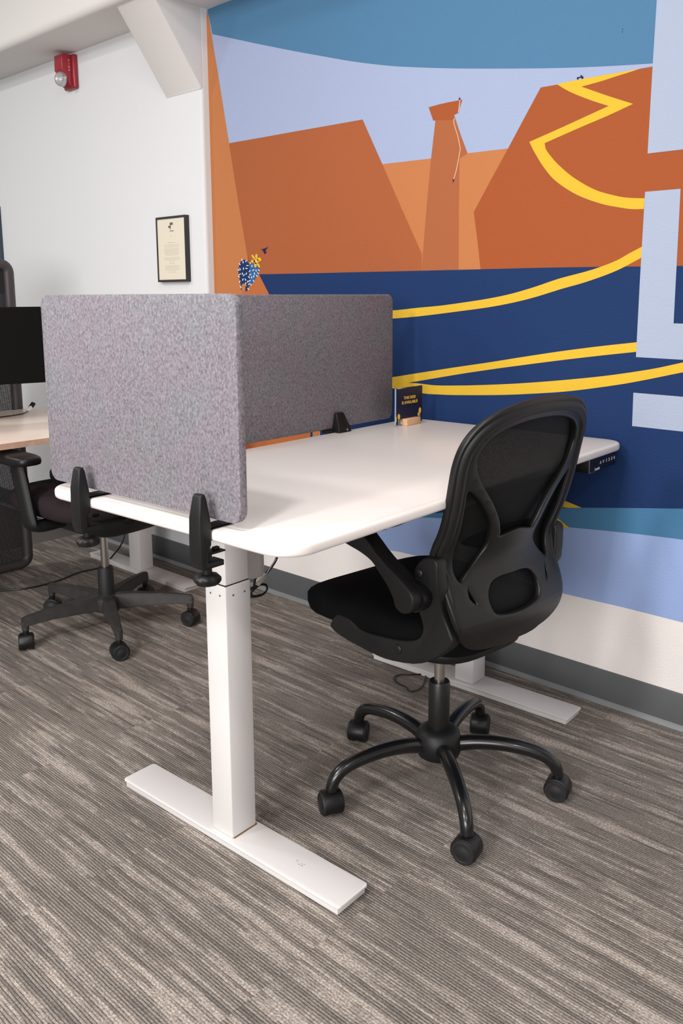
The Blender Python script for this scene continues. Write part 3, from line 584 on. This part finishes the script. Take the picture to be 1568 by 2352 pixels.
# ------------------------------------------------------------------ sign on the desk
SB = (-.158, 1.606, ZT)
sign = thing('desk_sign', 'small navy sign in a wooden block at the far corner of the white desk', 'sign', SB, math.radians(1.5))
b = NB(); box(b, -.036, .034, -.018, .018, 0.0004, .0205, bev=.001)
obj('wooden_block', b, M_WOODBLOCK, sign)
b = NB(); box(b, -.064, .066, .0000, .0012, .004, .114)
card = obj('card', b, M_NAVYCARD, sign)
b = NB()
for s, z, x in (('THIS DESK', .080, .001), ('IS AVAILABLE!', .0655, .001)):
    t = text_bm(s, .0125, .0001, .00025, 'CENTER'); bmesh.ops.scale(t, vec=(1.06, 1, 1), verts=t.verts)
    bmesh.ops.transform(t, matrix=Matrix.Translation((x, -.0002, z)) @ FACE_NY, verts=t.verts); merge(b, t)
obj('lettering', b, M_GOLD, card)
def flat_disc(bm, cx, cz, rx, rz, y, n=16):
    prism(bm, [(cx+rx*math.cos(2*math.pi*k/n), cz+rz*math.sin(2*math.pi*k/n)) for k in range(n)], 'y', y-.0001, y)
for x, z, rx, rz in ((-.0545, .029, .0062, .0085), (.054, .038, .0066, .0095), (.0465, .0265, .0042, .006)):
    b = NB(); flat_disc(b, x, z, rx, rz, -.0002); obj('tree_crown_print', b, M_GOLD, card)
for x, z0, z1 in ((-.0545, .005, .021), (-.047, .005, .02), (.054, .010, .029), (.0465, .008, .021)):
    b = NB(); box(b, x-.001, x+.001, -.0002, -.0001, z0, z1); obj('tree_trunk_print', b, M_PRINTW, card)
b = NB(); prism(b, [(-.0435, .0045), (-.037, .0045), (-.040, .022)], 'y', -.0002, -.0001); obj('tree_trunk_print', b, M_PRINTW, card)
m_ac, nt, bs, L = nodes_of('clear_acrylic'); bs.inputs['Base Color'].default_value = (.9, .95, 1, 1); bs.inputs['Transmission Weight'].default_value = 1; bs.inputs['Roughness'].default_value = .02; bs.inputs['IOR'].default_value = 1.49
b = NB(); box(b, -.0685, .0675, .0014, .0046, .0032, .116, bev=.0004)
obj('acrylic_sheet', b, m_ac, sign)
b = NB(); box(b, -.0693, -.0687, -.0003, .0046, .0032, .116); obj('acrylic_edge', b, mat('acrylic_edge_grey', (150, 160, 178), .2), sign)

# ------------------------------------------------------------------ cables of the white desk
cb = thing('desk_cable', 'black cable with white tie coiled behind the near leg of the white desk', 'cable', (-.95, 1.45, .46))
def wtube(pts, rad, base, n=6, seg=8):
    b = NB(); tube(b, [Vector(p)-Vector(base) for p in catmull(pts, n)], rad, seg); return b
B0 = (-.95, 1.45, .46)
main = [(-.872, 1.45, .757), (-.868, 1.45, .60), (-.869, 1.45, .555), (-.890, 1.45, .53), (-.915, 1.45, .513), (-.928, 1.45, .497)]
obj('cord', wtube(main, .0032, B0), M_CABLE, cb)
loop = [(-.928, 1.45, .497), (-.952, 1.452, .493), (-.962, 1.455, .482), (-.948, 1.455, .470), (-.920, 1.452, .468), (-.905, 1.450, .479), (-.912, 1.448, .493), (-.935, 1.446, .497), (-.958, 1.446, .486), (-.950, 1.447, .474), (-.922, 1.447, .471)]
obj('coil', wtube(loop, .0028, B0), M_CABLE, cb)
b = NB(); box(b, -.017, .017, -.006, .006, -.006, .006, bev=.002, M=Matrix.Translation((-.932-B0[0], 1.440-B0[1], .513-B0[2])) @ Matrix.Rotation(math.radians(-28), 4, 'Y'))
obj('plug', b, mat('off_white_plastic', (205, 198, 186), .4), cb)
obj('zip_tie', wtube([(-.918, 1.44, .519), (-.895, 1.44, .540), (-.882, 1.44, .552)], .0012, B0, 3, 6), M_PRINTW, cb)
obj('drop_wire', wtube([(-.956, 1.42, .757), (-.957, 1.42, .64), (-.960, 1.425, .55), (-.955, 1.44, .50)], .003, B0), M_CABLE, cb)
c2 = tag(obj('hanging_cable', wtube([(-.98, 1.22, .757), (-.90, 1.17, .700), (-.83, 1.14, .676), (-.75, 1.13, .684), (-.66, 1.15, .710), (-.58, 1.18, .757)], .0035, (0, 0, 0)), M_CABLE), 'black cable sagging under the front edge of the white desk', 'cable')
pts = [(-.205, 1.470, .03), (-.208, 1.472, .06), (-.236, 1.500, .11), (-.246, 1.515, .13)]
B1 = (-.25, 1.50, 0)
lc = thing('power_cord', 'thin black cord looped on the carpet beside the far foot of the white desk', 'cable', B1)
obj('cord_loop', wtube([(-.165, 1.475, .0046), (-.205, 1.500, .0046), (-.240, 1.528, .0046), (-.262, 1.552, .0046), (-.293, 1.552, .0046), (-.312, 1.520, .0046), (-.316, 1.487, .0046), (-.330, 1.462, .0046), (-.312, 1.447, .0046), (-.276, 1.452, .0046), (-.235, 1.475, .0046), (-.205, 1.490, .0046), (-.180, 1.470, .006)], .0022, B1), M_CABLE, lc)
obj('cord_drop', wtube([(-.066, 1.372, .745), (-.066, 1.376, .40), (-.085, 1.43, .16), (-.155, 1.515, .075), (-.170, 1.518, .038), (-.150, 1.490, .026), (-.135, 1.480, .026)], .0028, B1), M_CABLE, lc)

# ------------------------------------------------------------------ front task chair
def caster(parent, p, ang, side, small=1.0):
    """twin-wheel caster; ang = direction of the axle in the chair's own frame"""
    s = small
    Mx = Matrix.Translation(p) @ Matrix.Rotation(ang, 4, 'Z')          # local x = axle
    t = NB(); n = 22; w = .0215*s; R0 = .0295*s
    prof = [(R0*math.cos(a), .0275*s+R0*math.sin(a)) for a in [math.radians(-28+236*k/n) for k in range(n+1)]]
    prism(t, [(y, z) for y, z in prof], 'x', -w, w, bev=.002)
    lathe(t, [(.0095*s, .050*s), (.0105*s, .062*s), (.0095*s, .074*s), (0, .074*s)], None, 14)
    bmesh.ops.transform(t, matrix=Mx, verts=t.verts)
    c = obj('caster', t, M_BLACKSAT, parent)
    for sg in (-1, 1):
        t = NB(); a, b_ = (w*.25, w*1.16)
        pr = [(0, a), (.026*s, a), (.0268*s, a+.002), (.0268*s, b_-.003), (.0245*s, b_), (.0195*s, b_), (.0185*s, b_-.0012), (.012*s, b_-.0012), (.0105*s, b_-.0004), (0, b_-.0004)]
        lathe(t, pr, Mx @ Matrix.Translation((0, 0, .0268*s)) @ Matrix.Rotation(sg*math.pi/2, 4, 'Y'), 26)
        obj('wheel', t, M_RUBBER, c)
    return c
YZ = [(.40, -.165), (.44, -.184), (.48, -.202), (.516, -.200), (.55, -.186), (.59, -.168), (.63, -.150), (.65, -.151), (.67, -.160), (.70, -.176), (.72, -.183), (.76, -.195), (.80, -.206), (.84, -.213), (.87, -.220), (.90, -.229), (.92, -.236), (.94, -.244), (.97, -.254), (1.0, -.26)]
def interp(T, v):
    if v <= T[0][0]: return T[0][1]
    for (a, fa), (b_, fb) in zip(T, T[1:]):
        if v <= b_: return fa+(fb-fa)*(v-a)/(b_-a)
    return T[-1][1]
def smooth_interp(T, v): return sum(interp(T, v+d) for d in (-.03, -.018, -.006, .006, .018, .03))/6
def yback(x, z):
    c = .012+.016*min(1, max(0, (z-.5)/.16))
    return smooth_interp(YZ, z)-c*(1-(x/.208)**2)
OUTER = [(0, .9735), (.07, .970), (.135, .958), (.180, .940), (.208, .918), (.226, .886), (.2325, .848), (.232, .80), (.229, .75), (.228, .70), (.230, .665), (.226, .635), (.217, .61), (.213, .582), (.215, .552), (.213, .526), (.203, .50), (.185, .475), (.152, .455), (.10, .443), (.05, .438), (0, .436)]
SX = .885
def nar(pts): return [(x*SX, z) for x, z in pts]
OUTER = nar(OUTER)
def full(half): return half+[(-x, z) for x, z in half[::-1] if abs(x) > 1e-6]
def spl2(pts, n=5): return [(p.x, p.y) for p in catmull([(x, z, 0) for x, z in pts], n, True)]
OPEN = full(nar([(0, .938), (.07, .934), (.135, .920), (.170, .900), (.188, .872), (.188, .852), (.176, .825), (.149, .794), (.112, .757), (.086, .722), (.070, .692), (.060, .678), (0, .687)]))
WIN_R = nar([(.196, .80), (.160, .783), (.122, .748), (.100, .72), (.088, .69), (.086, .662), (.105, .635), (.138, .607), (.166, .590), (.181, .612), (.186, .65), (.190, .70), (.195, .755)])
HOLE = full(nar([(0, .591), (.045, .591), (.078, .583), (.100, .560), (.102, .535), (.087, .516), (.05, .508), (0, .505)]))
SLIT = nar([(.150, .588), (.142, .571), (.134, .547), (.143, .543), (.158, .559), (.157, .575)])
def sheet(outlines, depth, bev):
    """flat plate with holes (outlines in x,z), cut into a fine net so that it can be bent"""
    cu = bpy.data.curves.new('p', 'CURVE'); cu.dimensions = '2D'; cu.fill_mode = 'BOTH'; cu.extrude = depth; cu.bevel_depth = bev; cu.bevel_resolution = 2
    for o_ in outlines:
        sp = cu.splines.new('POLY'); sp.points.add(len(o_)-1); sp.use_cyclic_u = True
        for k, (x, z) in enumerate(o_): sp.points[k].co = (x, z, 0, 1)
    o = bpy.data.objects.new('p', cu); COL.objects.link(o)
    dg = bpy.context.evaluated_depsgraph_get(); ev = o.evaluated_get(dg); me = ev.to_mesh()
    bm = bmesh.new(); bm.from_mesh(me); ev.to_mesh_clear(); bpy.data.objects.remove(o); bpy.data.curves.remove(cu)
    bmesh.ops.remove_doubles(bm, verts=bm.verts, dist=1e-5)
    for k in range(24):
        bmesh.ops.bisect_plane(bm, geom=bm.verts[:]+bm.edges[:]+bm.faces[:], plane_co=(0, .435+k*.0235, 0), plane_no=(0, 1, 0))
    for k in range(-9, 10):
        bmesh.ops.bisect_plane(bm, geom=bm.verts[:]+bm.edges[:]+bm.faces[:], plane_co=(k*.022, 0, 0), plane_no=(1, 0, 0))
    return bm
def width_at(z):
    best = .0
    for (x0, z0), (x1, z1) in zip(OUTER, OUTER[1:]):
        if min(z0, z1) <= z <= max(z0, z1) and abs(z1-z0) > 1e-9: best = max(best, x0+(x1-x0)*(z-z0)/(z1-z0))
    return best
ROT = -math.radians(6)
chair = thing('task_chair', 'black mesh-back office chair tucked under the front of the white desk', 'chair', (-.668, 1.107, 0), ROT)
bm = sheet([spl2(OUTER+[(-x, z) for x, z in OUTER[-2:0:-1]], 3), spl2(OPEN, 4), spl2(WIN_R, 4), spl2([(-x, z) for x, z in WIN_R], 4), spl2(HOLE, 4), spl2(SLIT, 3), spl2([(-x, z) for x, z in SLIT], 3)], .0035, .0045)
for v in bm.verts:
    x, z, d = v.co.x, v.co.y, v.co.z
    # the hourglass neck stands out behind the side frame; the lower shell bulges backwards
    bul = .014*math.exp(-((z-.68)/.07)**2)*math.exp(-(x/.12)**2) + .010*math.exp(-((z-.50)/.06)**2)*math.exp(-(x/.16)**2)
    x *= 1-.035*min(1, max(0, (.60-z)/.06))
    v.co = Vector((x, yback(x, z)-bul-d, z))
bmesh.ops.recalc_face_normals(bm, faces=bm.faces)
obj('back_shell', bm, M_BLACKSAT, chair, smooth=50)
# padded outer frame of the back
path = [(x, z) for x, z in OUTER if z > .50]
path = [(-x, z) for x, z in path[::-1]][:-1]+path
P3 = []
for k, (x, z) in enumerate(path):
    ins = .015; L2 = math.hypot(x, max(0, z-.80)*1.3) or 1
    px = x-ins*(x/L2 if z > .80 else math.copysign(1, x)); pz = z-ins*(max(0, z-.80)*1.3/L2 if z > .80 else 0)
    P3.append(Vector((px, yback(px, pz)+.003, pz)))
P3 = catmull(P3, 4); n = len(P3)
rad = [.0145-.006*max(0, (abs(2*k/(n-1)-1)-.80)/.20) for k in range(n)]
b = NB(); tube(b, P3, rad, 14, flat=1.2, flataxis=(0, 1, 0)); bmesh.ops.recalc_face_normals(b, faces=b.faces)
obj('back_frame', b, M_BLACK, chair, smooth=60)
# net stretched in front of the shell
b = NB(); rows = []
for j in range(41):
    z = .455+(.958-.455)*j/40; wd = max(.02, width_at(z)-.014); rows.append([b.verts.new((wd*(i/12-1), yback(wd*(i/12-1), z)+.010, z)) for i in range(25)])
for a, c_ in zip(rows, rows[1:]):
    for i in range(24): b.faces.new((a[i], a[i+1], c_[i+1], c_[i]))
obj('back_mesh', b, M_NET, chair, smooth=180)
b = NB()
superq(b, (0, yback(0, .70)+.020, .705), (.150, .009, .055), .8, .8, 28, 12, fn=lambda p: Vector((p.x, p.y+.02*(p.x/.150)**2, p.z)))
obj('lumbar_pad', b, M_FABRIC, chair, smooth=180)
# seat
def seatfn(p):
    f = max(0, (p.y-.04)/.21); p.z -= .022*f*f; p.z += .008*(abs(p.x)/.215)**3
    p.x *= 1-.08*max(0, -p.y/.245)-.07*max(0, -p.z/.05)
    return p
b = NB(); superq(b, (0, .050, .456), (.219, .250, .050), .5, .42, 56, 18, fn=seatfn)
obj('seat', b, M_FABRIC, chair, smooth=180)
b = NB(); superq(b, (0, .02, .408), (.162, .185, .030), .6, .55, 44, 10)
obj('seat_pan', b, M_BLACK, chair, smooth=180)
b = NB(); box(b, -.085, .085, -.11, .10, .372, .395, bev=.006); tube(b, [(.07, .04, .388), (.15, .04, .384), (.185, .04, .380)], .006, 10)
obj('tilt_mechanism', b, M_BLACK, chair)
BR = [(0.1464, 0.4183), (0.1445, 0.4315), (0.1297, 0.4508), (0.1117, 0.4629), (0.094, 0.4684), (0.0766, 0.4588), (0.0458, 0.4438), (-0.0106, 0.4467), (-0.0737, 0.4558), (-0.1188, 0.4688), (-0.1406, 0.4834), (-0.1476, 0.4978), (-0.1474, 0.5111), (-0.1384, 0.5295), (-0.1339, 0.5404), (-0.1465, 0.5604), (-0.1491, 0.5754), (-0.1303, 0.5879), (-0.1204, 0.603), (-0.121, 0.6229), (-0.1323, 0.642), (-0.1506, 0.6549), (-0.1702, 0.6584), (-0.1828, 0.6486), (-0.1835, 0.6168), (-0.1967, 0.5754), (-0.2165, 0.5403), (-0.2333, 0.5111), (-0.2376, 0.4996), (-0.2287, 0.4806), (-0.1992, 0.4546), (-0.1631, 0.4337), (-0.1196, 0.4163), (-0.0587, 0.4028), (-0.0108, 0.3988), (0.0561, 0.4017), (0.1157, 0.4077)]
ARM = [(0.02, 0.69), (0.15, 0.69), (0.15, 0.674), (0.09, 0.66), (0.0473, 0.648), (0.003, 0.6397), (-0.0321, 0.6276), (-0.057, 0.6069), (-0.0785, 0.588), (-0.0968, 0.5641), (-0.1029, 0.5481), (-0.1178, 0.5391), (-0.1353, 0.5409), (-0.1496, 0.5504), (-0.1557, 0.5673), (-0.1521, 0.5835), (-0.1405, 0.5944), (-0.1112, 0.6128), (-0.0722, 0.6327), (-0.0445, 0.6505)]
for sg in (-1, 1):
    b = NB(); prism(b, spl2(BR, 2), 'x', sg*.186, sg*.217, bev=.0045, seg=3)
    for v in b.verts:                                   # the heel of the bar curls in under the shell
        q = min(1, max(0, (-v.co.y-.11)/.11))*min(1, max(0, (.62-v.co.z)/.08)); q = q*q*(3-2*q)*.030
        v.co.x -= sg*q; v.co.y += 1.24*q; v.co.z -= .577*q
    br = obj('back_bracket', b, M_BLACK, chair, smooth=50)
    b = NB(); box(b, *sorted((sg*.10, sg*.196)), -.10, .03, .402, .420, bev=.004); obj('bracket_tab', b, M_BLACK, br)
    for (y, z) in ((-.134, .6185), (-.0754, .4355)):
        b = NB(); lathe(b, [(0, .0035), (.008, .0035), (.0105, .0015), (.0105, -.002)], Matrix.Translation((sg*.217, y, z)) @ Matrix.Rotation(sg*math.pi/2, 4, 'Y'), 20); obj('bolt_cap', b, M_BLACKSAT, br)
    b = NB(); prism(b, spl2(ARM, 3), 'x', sg*.214, sg*.256, bev=.0045, seg=3); ar = obj('armrest', b, M_BLACK, chair, smooth=50)
    b = NB(); lathe(b, [(.033, .0), (.033, .040), (0, .040)], Matrix.Translation((sg*.190, -.128, .570)) @ Matrix.Rotation(sg*math.pi/2, 4, 'Y'), 26); obj('pivot', b, M_BLACKSAT, ar)
    b = NB(); superq(b, (sg*.240, .060, .700), (.034, .110, .013), .6, .45, 30, 10); obj('arm_pad', b, M_BLACK, ar, smooth=180)
# column and base
b = NB(); lathe(b, [(0, .14), (.0235, .14), (.0255, .145), (.0255, .266), (.0235, .270), (0, .270)], None, 28); gl = obj('gas_lift', b, mat('black_gas_tube', (17, 18, 16), .4), chair)
b = NB(); lathe(b, [(0, .255), (.0125, .255), (.0125, .396), (0, .396)], None, 24); obj('lift_rod', b, M_CHROME, gl, label='brushed metal rod')
b = NB(); lathe(b, [(0, .078), (.040, .078), (.050, .084), (.056, .100), (.056, .122), (.050, .142), (.038, .152), (.0255, .153), (0, .153)], None, 32); obj('base_hub', b, M_BLACK, chair)
CANG = [math.radians(a) for a in (191, 195, -64, -64, 153)]
for k in range(5):
    a = math.radians(-131.3+72*k)-ROT; d = Vector((math.cos(a), math.sin(a), 0))
    prof = [(.035, .110), (.085, .121), (.14, .124), (.195, .119), (.245, .106), (.273, .084), (.2825, .057)]
    b = NB(); tube(b, catmull([d*r_+Vector((0, 0, z)) for r_, z in prof], 5), [.0185-.0045*i/30 for i in range(31)], 14)
    bmesh.ops.recalc_face_normals(b, faces=b.faces)
    obj('base_leg', b, M_BLACKGLOSS, chair, smooth=60)
    caster(chair, d*.2835, CANG[k]-ROT, 1)

# ------------------------------------------------------------------ second chair, at the desk behind
ch2 = thing('office_chair', 'black fabric office chair with T-arms tucked under the beige desk behind the dividers', 'chair', (-.655, 2.585, 0), math.radians(2))
b = NB(); superq(b, (0, .03, .487), (.245, .235, .048), .5, .42, 44, 14); obj('seat', b, mat('dark_plum_fabric', (44, 36, 39), .9, bump=(1200, .4, .0008), spec=.1), ch2, smooth=180)
b = NB(); superq(b, (.06, .02, .408), (.215, .19, .072), .9, .55, 36, 10, fn=lambda p: Vector((p.x*(1+.35*p.z/.072), p.y*(1+.35*p.z/.072), p.z))); obj('seat_shell', b, M_RUBBER, ch2, smooth=60)
b = NB(); prism(b, [(x, z) for x, z in rrect(-.312, .235, .575, 1.02, .09, 8)], 'y', -.262, -.232, bev=.01, seg=3)
for v in b.verts: v.co.y += .10*((v.co.x+.025)/.26)**2*.4-.10*(v.co.z-.6)*.5
for v in b.verts:
    if v.co.x < 0: v.co.x *= 1-.22*min(1, max(0, (v.co.z-.64)/.09))
obj('backrest', b, M_FABRIC, ch2)
b = NB(); tube(b, catmull([(0, .0, .43), (0, -.16, .43), (0, -.235, .48), (0, -.240, .62)], 5), .018, 10, flat=2.2, flataxis=(1, 0, 0)); obj('back_support', b, M_BLACK, ch2)
for sg in (-1, 1):
    b = NB(); tube(b, catmull([(sg*.10, .0, .437), (sg*.20, .0, .428), (sg*.258, .0, .432), (sg*.272, .005, .455), (sg*.276, .03, .56), (sg*.280, .05, .648)], 5), .020, 12, flat=1.9, flataxis=(0, 1, 0))
    ar = obj('armrest', b, M_BLACK, ch2, smooth=50)
    b = NB(); superq(b, (sg*.285, .07, .658), (.047, .135, .019), .55, .45, 30, 10); obj('arm_pad', b, M_BLACKSAT, ar, smooth=180)
b = NB(); lathe(b, [(0, .09), (.027, .09), (.029, .10), (.027, .222), (.024, .228), (0, .228)], None, 24); gl = obj('gas_lift', b, M_RUBBER, ch2)
b = NB(); lathe(b, [(0, .21), (.0135, .21), (.0135, .425), (0, .425)], None, 20); obj('lift_rod', b, M_CHROME, gl, label='brushed metal rod')
M_DUSTY = mat('dusty_black_plastic', (46, 43, 42), .55, var=.25, vscale=30)
b = NB(); lathe(b, [(0, .07), (.045, .07), (.052, .085), (.048, .118), (.032, .128), (0, .128)], None, 24); obj('base_hub', b, M_DUSTY, ch2)
for k in range(5):
    a = math.radians(-117+72*k); d = Vector((math.cos(a), math.sin(a), 0)); nrm = Vector((-d.y, d.x, 0))
    b = NB(); sec = []
    for r_, z, hw, hh in ((.03, .102, .026, .026), (.10, .106, .024, .024), (.20, .106, .019, .019), (.285, .100, .015, .016), (.305, .097, .014, .015)):
        c_ = d*r_+Vector((0, 0, z)); sec.append([b.verts.new(c_+nrm*hw*sx+Vector((0, 0, hh*sz))) for sx, sz in ((-1, -1), (1, -1), (.7, 1), (-.7, 1))])
    for s0, s1 in zip(sec, sec[1:]):
        for i in range(4): b.faces.new((s0[i], s0[(i+1) % 4], s1[(i+1) % 4], s1[i]))
    b.faces.new(sec[0][::-1]); b.faces.new(sec[-1]); bmesh.ops.recalc_face_normals(b, faces=b.faces)
    bmesh.ops.bevel(b, geom=b.edges[:], offset=.003, segments=2, affect='EDGES')
    obj('base_leg', b, M_DUSTY, ch2, smooth=35)
    caster(ch2, d*.295, math.radians((70, 195, 200, 40, 150)[k]), 1)
    b = NB(); lathe(b, [(0, .068), (.012, .068), (.0135, .10), (0, .10)], Matrix.Translation(d*.295), 12); obj('caster_stem', b, M_DUSTY, ch2)

# ------------------------------------------------------------------ beige desk behind
d2 = thing('standing_desk', 'beige desk with white metal legs against the white wall', 'desk', (-.75, 3.02, 0))
D2 = (-.75, 3.02, 0)
def o2(name, bm, m, parent=d2, **k): return obj(name, shift(bm, (-D2[0], -D2[1], 0)), m, parent, **k)
b = NB(); box(b, -1.80, -.062, 2.634, 3.408, .688, .710, bev=.002); tp = o2('tabletop', b, mat('beige_laminate', (222, 205, 192), .28))
b = NB(); box(b, -1.80, -.062, 2.6322, 2.6345, .6885, .7085); o2('edge_band', b, mat('pinkish_edge_band', (186, 150, 132), .5, var=.12, vscale=40), tp, label='worn pinkish wood edge band')
for k in range(6):
    pass
for x in (-.244, -1.70):
    b = NB(); box(b, x, x+.064, 2.985, 3.068, .022, .66, bev=.003); o2('leg_column', b, M_WHITE)
    b = NB(); prism(b, rrect(x-.006, x+.080, 2.672, 3.388, .008, 4), 'z', .016, .022, bev=.001); ft = o2('foot', b, M_WHITE)
    b = NB(); box(b, x-.002, x+.076, 2.678, 3.382, .001, .0159, bev=.001); o2('foot_channel', b, M_WHITE, ft)
b = NB(); box(b, -1.68, -.2, 3.0, 3.05, .645, .686, bev=.003); o2('frame_rail', b, M_WHITE)
# monitor
mo = thing('monitor', 'black flat monitor standing on the beige desk left of the felt divider', 'monitor', (-.92, 3.09, .7105), -math.radians(12.5))
b = NB(); box(b, -.265, .320, -.012, .012, .146, .431, bev=.003); body = obj('monitor_body', b, M_SCREEN, mo)
b = NB(); box(b, -.258, .313, -.0128, -.0121, .153, .424); obj('screen', b, mat('dark_glass', (6, 6, 6), .7, spec=.15), body)
b = NB(); box(b, -.05, .03, .0125, .03, .15, .30, bev=.004); tube(b, [(-.01, .03, .25), (-.01, .035, .10), (-.01, .02, .004)], .014, 12); obj('stand', b, M_BLACK, mo)
b = NB(); prism(b, rrect(-.075, .055, -.06, .09, .02), 'z', 0, .006, bev=.001); obj('stand_base', b, M_BLACK, mo)
# cable on that desk
BC = (-.60, 3.24, .7105)
cb2 = thing('display_cable', 'black cable with white and black plug lying on the beige desk', 'cable', BC)
obj('cord', wtube([(-.80, 3.200, .7132), (-.7025, 3.2149, .7132), (-.6444, 3.2239, .7132), (-.59, 3.248, .7132), (-.556, 3.276, .7160)], .0026, BC), M_CABLE, cb2)
b = NB(); box(b, -.012, .012, -.006, .006, -.007, .007, bev=.002, M=Matrix.Translation((-.541-BC[0], 3.288-BC[1], .0135)) @ Matrix.Rotation(-math.radians(32), 4, 'Y')); obj('plug_sleeve', b, M_PRINTW, cb2)
b = NB(); box(b, -.013, .013, -.010, .010, -.006, .006, bev=.001, M=Matrix.Translation((-.522-BC[0], 3.302-BC[1], .0245)) @ Matrix.Rotation(-math.radians(50), 4, 'Y')); obj('plug', b, M_CABLE, cb2)

# ------------------------------------------------------------------ tall net panel behind that desk
MP = (-.80, 3.455, 0)
mp_ = thing('mesh_panel', 'tall dark mesh panel in a rounded frame behind the beige desk', 'panel', MP)
pth = [Vector((x, 0, z)) for x, z in rrect(-.32, .291, .024, 1.312, .035, 6)]
b = NB(); tube(b, pth, .022, 10, closed=True); bmesh.ops.recalc_face_normals(b, faces=b.faces); obj('frame', b, mat('dark_grey_tube', (60, 53, 56), .5), mp_)
b = NB(); box(b, -.31, .28, -.001, .001, .03, 1.305); obj('net', b, M_NETBG, mp_)
b = NB(); box(b, -.31, .28, .003, .005, 1.19, 1.305); obj('top_band', b, mat('dark_band', (98, 94, 97), .8), mp_)

# ------------------------------------------------------------------ on the white wall
BF = (WX, 2.94, 1.237)
fr = thing('framed_document', 'small black framed cream document on the white wall near the corner', 'frame', BF)
b = NB(); y0, y1, z0, z1 = 2.838-BF[1], 3.038-BF[1], 0, .264; d = .021
for (a0, a1, c0, c1) in ((y0, y1, z0, z0+.009), (y0, y1, z1-.009, z1), (y0, y0+.007, z0+.009, z1-.009), (y1-.007, y1, z0+.009, z1-.009)): box(b, -d, -.0004, a0, a1, c0, c1)
obj('frame', b, mat('black_frame', (40, 35, 34), .5), fr)
b = NB(); box(b, -d+.003, -.0006, y0+.007, y1-.007, z0+.009, z1-.009); sh = obj('paper', b, mat('cream_paper', (212, 204, 186), .8), fr)
b = NB(); X = -d+.0029; cy = (y0+y1)/2
def line(z, half, words=9, th=.0007):
    x = -half
    while x < half:
        l = min(random.uniform(.006, .016), half-x); box(b, X-.0002, X, cy-(x+l), cy-x, z, z+th); x += l+.0022
line(.158, .024, th=.0013)
for k in range(3): line(.150-.0045*k, .050)
for k in range(6): line(.134-.0042*k, .050)
line(.1088, .042)
for k in range(3): line(.0985-.0043*k, .052)
line(.0856, .024); line(.075, .018, th=.0013)
for k in range(5): line(.066-.0043*k, .050)
line(.0445, .026); line(.038, .028)
obj('print', b, mat('grey_print', (150, 146, 138), .8), sh)
b = NB()
def blob(cyy, cz, ry, rz): prism(b, [(cyy+ry*math.cos(2*math.pi*k/14), cz+rz*math.sin(2*math.pi*k/14)) for k in range(14)], 'x', X-.0003, X)
blob(cy-.004, .234, .012, .006); blob(cy+.009, .222, .009, .0055); box(b, X-.0003, X, cy+.002, cy+.005, .206, .230)
box(b, X-.0003, X, cy-.018, cy+.001, .2035, .2065); box(b, X-.0003, X, cy+.001, cy+.014, .2035, .2045)
box(b, X-.0003, X, cy-.004, cy+.004, .184, .1850)
obj('emblem', b, mat('dark_print', (96, 94, 92), .8), sh)
BP = (WX, 4.68, 1.02)
pic = thing('wall_picture', 'dark blue picture on the white wall at the left edge', 'picture', BP)
b = NB(); box(b, -.020, -.0005, -.238, .24, 0, .63, bev=.002); obj('frame', b, mat('dark_teal_frame', (46, 62, 78), .6), pic)
b = NB(); box(b, -.0206, -.0201, -.225, .227, .013, .617); obj('print', b, mat('slate_blue_print', (70, 82, 104), .6, var=.2, vscale=9), pic)
# alarm
BA = (WX, 3.655, 2.105)
al = thing('fire_alarm', 'red fire alarm strobe with clear dome high on the white wall', 'alarm', BA)
b = NB(); box(b, -.024, -.0005, -.047, .048, .0, .146, bev=.008, seg=4); obj('backplate', b, M_ALARM, al)
b = NB(); prism(b, [(-.022, .004), (-.022, .142), (-.060, .143), (-.070, .138), (-.072, .075), (-.058, .060), (-.040, .016)], 'y', -.030, .038, bev=.005, seg=3); hs2 = obj('housing', b, M_ALARM, al)
b = NB()
for k, s in enumerate('FIRE'):
    t = text_bm(s, .0115, .0002, .0004, 'CENTER'); bmesh.ops.transform(t, matrix=Matrix.Translation((-.036, -.0304, .112-.0135*k)) @ FACE_NY, verts=t.verts); merge(b, t)
obj('lettering', b, mat('pale_pink_print', (226, 160, 166), .5), hs2)
b = NB(); lathe(b, [(0, -.004), (.029, -.004), (.0325, .004), (.0305, .017), (.0235, .0275), (.012, .033), (0, .0345)], Matrix.Translation((-.056, -.004, .036)) @ Matrix.Rotation(-math.pi/2, 4, 'Y'), 28)
m_d, nt, bs, L = nodes_of('clear_dome'); bs.inputs['Base Color'].default_value = (.9, .92, .93, 1); bs.inputs['Transmission Weight'].default_value = .75; bs.inputs['Roughness'].default_value = .06; bs.inputs['IOR'].default_value = 1.3
obj('strobe_dome', b, m_d, al)
b = NB(); lathe(b, [(.004, -.002), (.020, .010), (.0205, .011), (.005, .001)], Matrix.Translation((-.057, -.004, .036)) @ Matrix.Rotation(-math.pi/2, 4, 'Y'), 20); obj('reflector', b, mat('reflector_metal', (225, 228, 226), .2, metal=1), al)
# cords on the carpet behind
B4 = (-.52, 3.19, 0)
fc = tag(obj('floor_cord', wtube([(-.95, 3.30, .0046), (-.743, 3.242, .0046), (-.659, 3.188, .0046), (-.528, 3.180, .0046), (-.406, 3.215, .0046), (-.304, 3.209, .0046), (-.22, 3.24, .03), (-.15, 3.25, .10), (-.13, 3.22, .30), (-.14, 3.15, .66)], .0036, (0, 0, 0)), M_CABLE), 'black cord curving over the carpet under the beige desk', 'cable')
